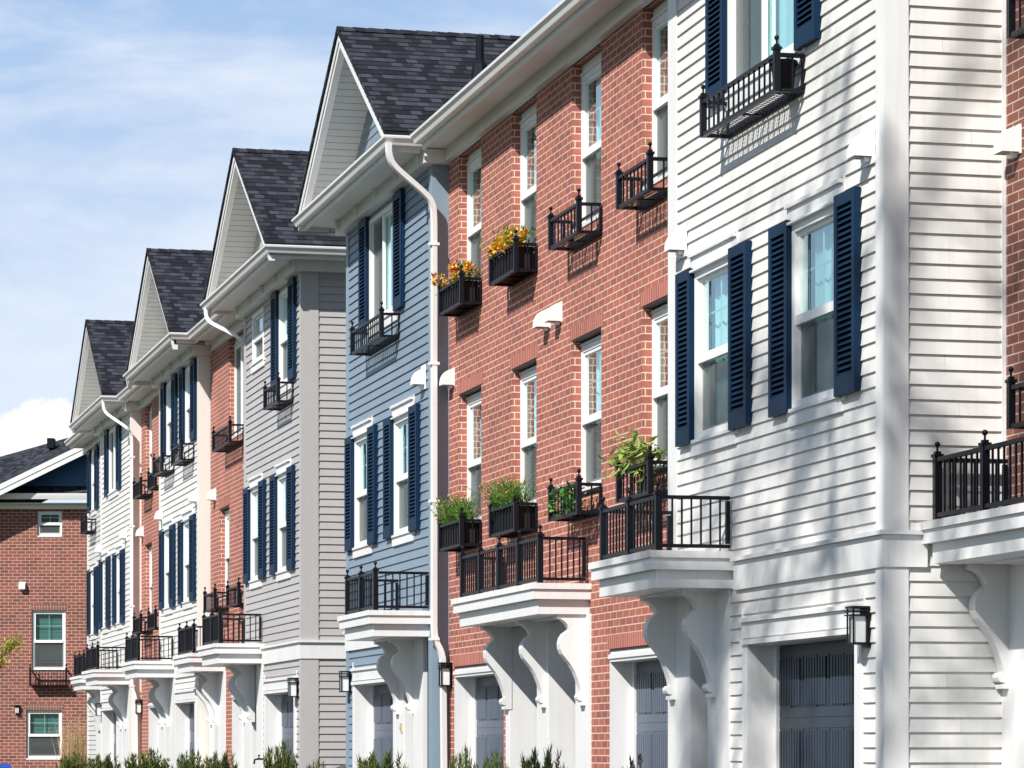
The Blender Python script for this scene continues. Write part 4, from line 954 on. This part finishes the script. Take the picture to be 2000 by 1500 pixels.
# ================================================================== CAMERA, LIGHT, SKY
cam = bpy.data.cameras.new('camera'); co = bpy.data.objects.new('camera', cam); COL.objects.link(co); sc.camera = co
co.location = (0, 0, CH); co.rotation_euler = (R(90), 0, -AL); cam.sensor_width = 36; cam.lens = 36*6400/2000.; cam.shift_y = 716/2000.; cam.clip_end = 6000; cam.clip_start = .1
S = Vector((-1, -.85, 1.1)).normalized(); el = math.asin(S.z); az = math.atan2(S.x, S.y)
sun = bpy.data.lights.new('sun', 'SUN'); so = bpy.data.objects.new('sun', sun); COL.objects.link(so); sun.energy = 4.8; sun.angle = R(.53); sun.color = (1, .96, .9)
so.rotation_euler = S.to_track_quat('Z', 'Y').to_euler(); so.location = (-20, -20, 30)
wd = bpy.data.worlds.new('World'); sc.world = wd; wd.use_nodes = True; nt = wd.node_tree; L = nt.links
bg = nt.nodes['Background']; bg.inputs[1].default_value = .07
sky = nt.nodes.new('ShaderNodeTexSky'); sky.sky_type = 'NISHITA'; sky.sun_disc = False; sky.sun_elevation = el; sky.sun_rotation = az; sky.air_density = 1.0; sky.dust_density = .25; sky.ozone_density = 2.2
tc = N(nt, 'ShaderNodeTexCoord')
def VM(op, a=None, b=None):
    n = N(nt, 'ShaderNodeVectorMath', operation=op)
    for i, q in enumerate((a, b)):
        if q is None: continue
        if isinstance(q, tuple): n.inputs[i].default_value = q
        else: L.new(q, n.inputs[i])
    return n
def MA(op, a, b=None, c=None, clamp=False):
    n = N(nt, 'ShaderNodeMath', operation=op); n.use_clamp = clamp
    for i, q in enumerate((a, b, c)):
        if q is None: continue
        if isinstance(q, (int, float)): n.inputs[i].default_value = q
        else: L.new(q, n.inputs[i])
    return n.outputs[0]
D = tc.outputs['Generated']
mp = N(nt, 'ShaderNodeMapping'); mp.inputs['Rotation'].default_value = (0, R(14), AL); mp.inputs['Scale'].default_value = (5.5, 5.5, 17); L.new(D, mp.inputs[0])
n1 = N(nt, 'ShaderNodeTexNoise', Scale=1.0, Detail=9.0, Roughness=.56, Distortion=.35); n1.inputs['Lacunarity'].default_value = 2.1; L.new(mp.outputs[0], n1.inputs[0])
c1 = ramp(nt, [(.38, (0,0,0)), (.6, (1,1,1))]); L.new(n1.outputs['Fac'], c1.inputs[0])
# a cumulus low over the end of the street
def pix(u, v): d = Vector((math.cos(AL)*(u-1000)/6400+math.sin(AL), -math.sin(AL)*(u-1000)/6400+math.cos(AL), (1466-v)/6400)); return d.normalized()
nb = N(nt, 'ShaderNodeTexNoise', Scale=150.0, Detail=7.0, Roughness=.6); L.new(D, nb.inputs[0])
cum = None
for (u, v, r) in ((25, 905, 95), (85, 850, 80), (150, 900, 70), (-60, 880, 90)):
    df = VM('SUBTRACT', D, tuple(pix(u, v))); ln = VM('LENGTH', df.outputs[0]); q = MA('MULTIPLY', ln.outputs['Value'], 6400./r)
    q = MA('SUBTRACT', 1.0, q); cum = q if cum is None else MA('MAXIMUM', cum, q)
cum = MA('ADD', cum, MA('MULTIPLY', MA('SUBTRACT', nb.outputs['Fac'], .5), 1.1)); cum = MA('MULTIPLY', cum, 5.0, None, True)
vd = Vector((math.sin(AL), math.cos(AL), .12)).normalized()
dt = VM('DOT_PRODUCT', D, tuple(vd)); cone = N(nt, 'ShaderNodeMapRange', interpolation_type='SMOOTHSTEP'); cone.inputs[1].default_value = .8; cone.inputs[2].default_value = .965
L.new(dt.outputs['Value'], cone.inputs[0])
hz = N(nt, 'ShaderNodeSeparateXYZ'); L.new(D, hz.inputs[0])
def mixc(f, a, b):
    n = N(nt, 'ShaderNodeMix', data_type='RGBA')
    if isinstance(f, float): n.inputs[0].default_value = f
    else: L.new(f, n.inputs[0])
    for k, q in ((6, a), (7, b)):
        if isinstance(q, tuple): n.inputs[k].default_value = (*q, 1)
        else: L.new(q, n.inputs[k])
    return n.outputs[2]
base = mixc(cone.outputs[0], sky.outputs[0], (3.6, 5.6, 8.9))
veil = MA('MULTIPLY', MA('SUBTRACT', .25, hz.outputs[2], None, True), 4.6, None, True)
veil = MA('MULTIPLY', veil, MA('MULTIPLY_ADD', cone.outputs[0], .9, .1)); base = mixc(veil, base, (9.3, 10.3, 11.5))
wisp = MA('MULTIPLY', MA('MULTIPLY', c1.outputs[0], .78), MA('MULTIPLY_ADD', cone.outputs[0], .85, .15)); base = mixc(wisp, base, (10.2, 10.7, 11.5))
base = mixc(cum, base, (11.6, 11.7, 11.9))
L.new(base, bg.inputs[0])
sc.view_settings.view_transform = 'Standard'; sc.view_settings.look = 'None'; sc.view_settings.exposure = .4; sc.view_settings.gamma = 1
sc.cycles.max_bounces = 8; sc.cycles.transparent_max_bounces = 16
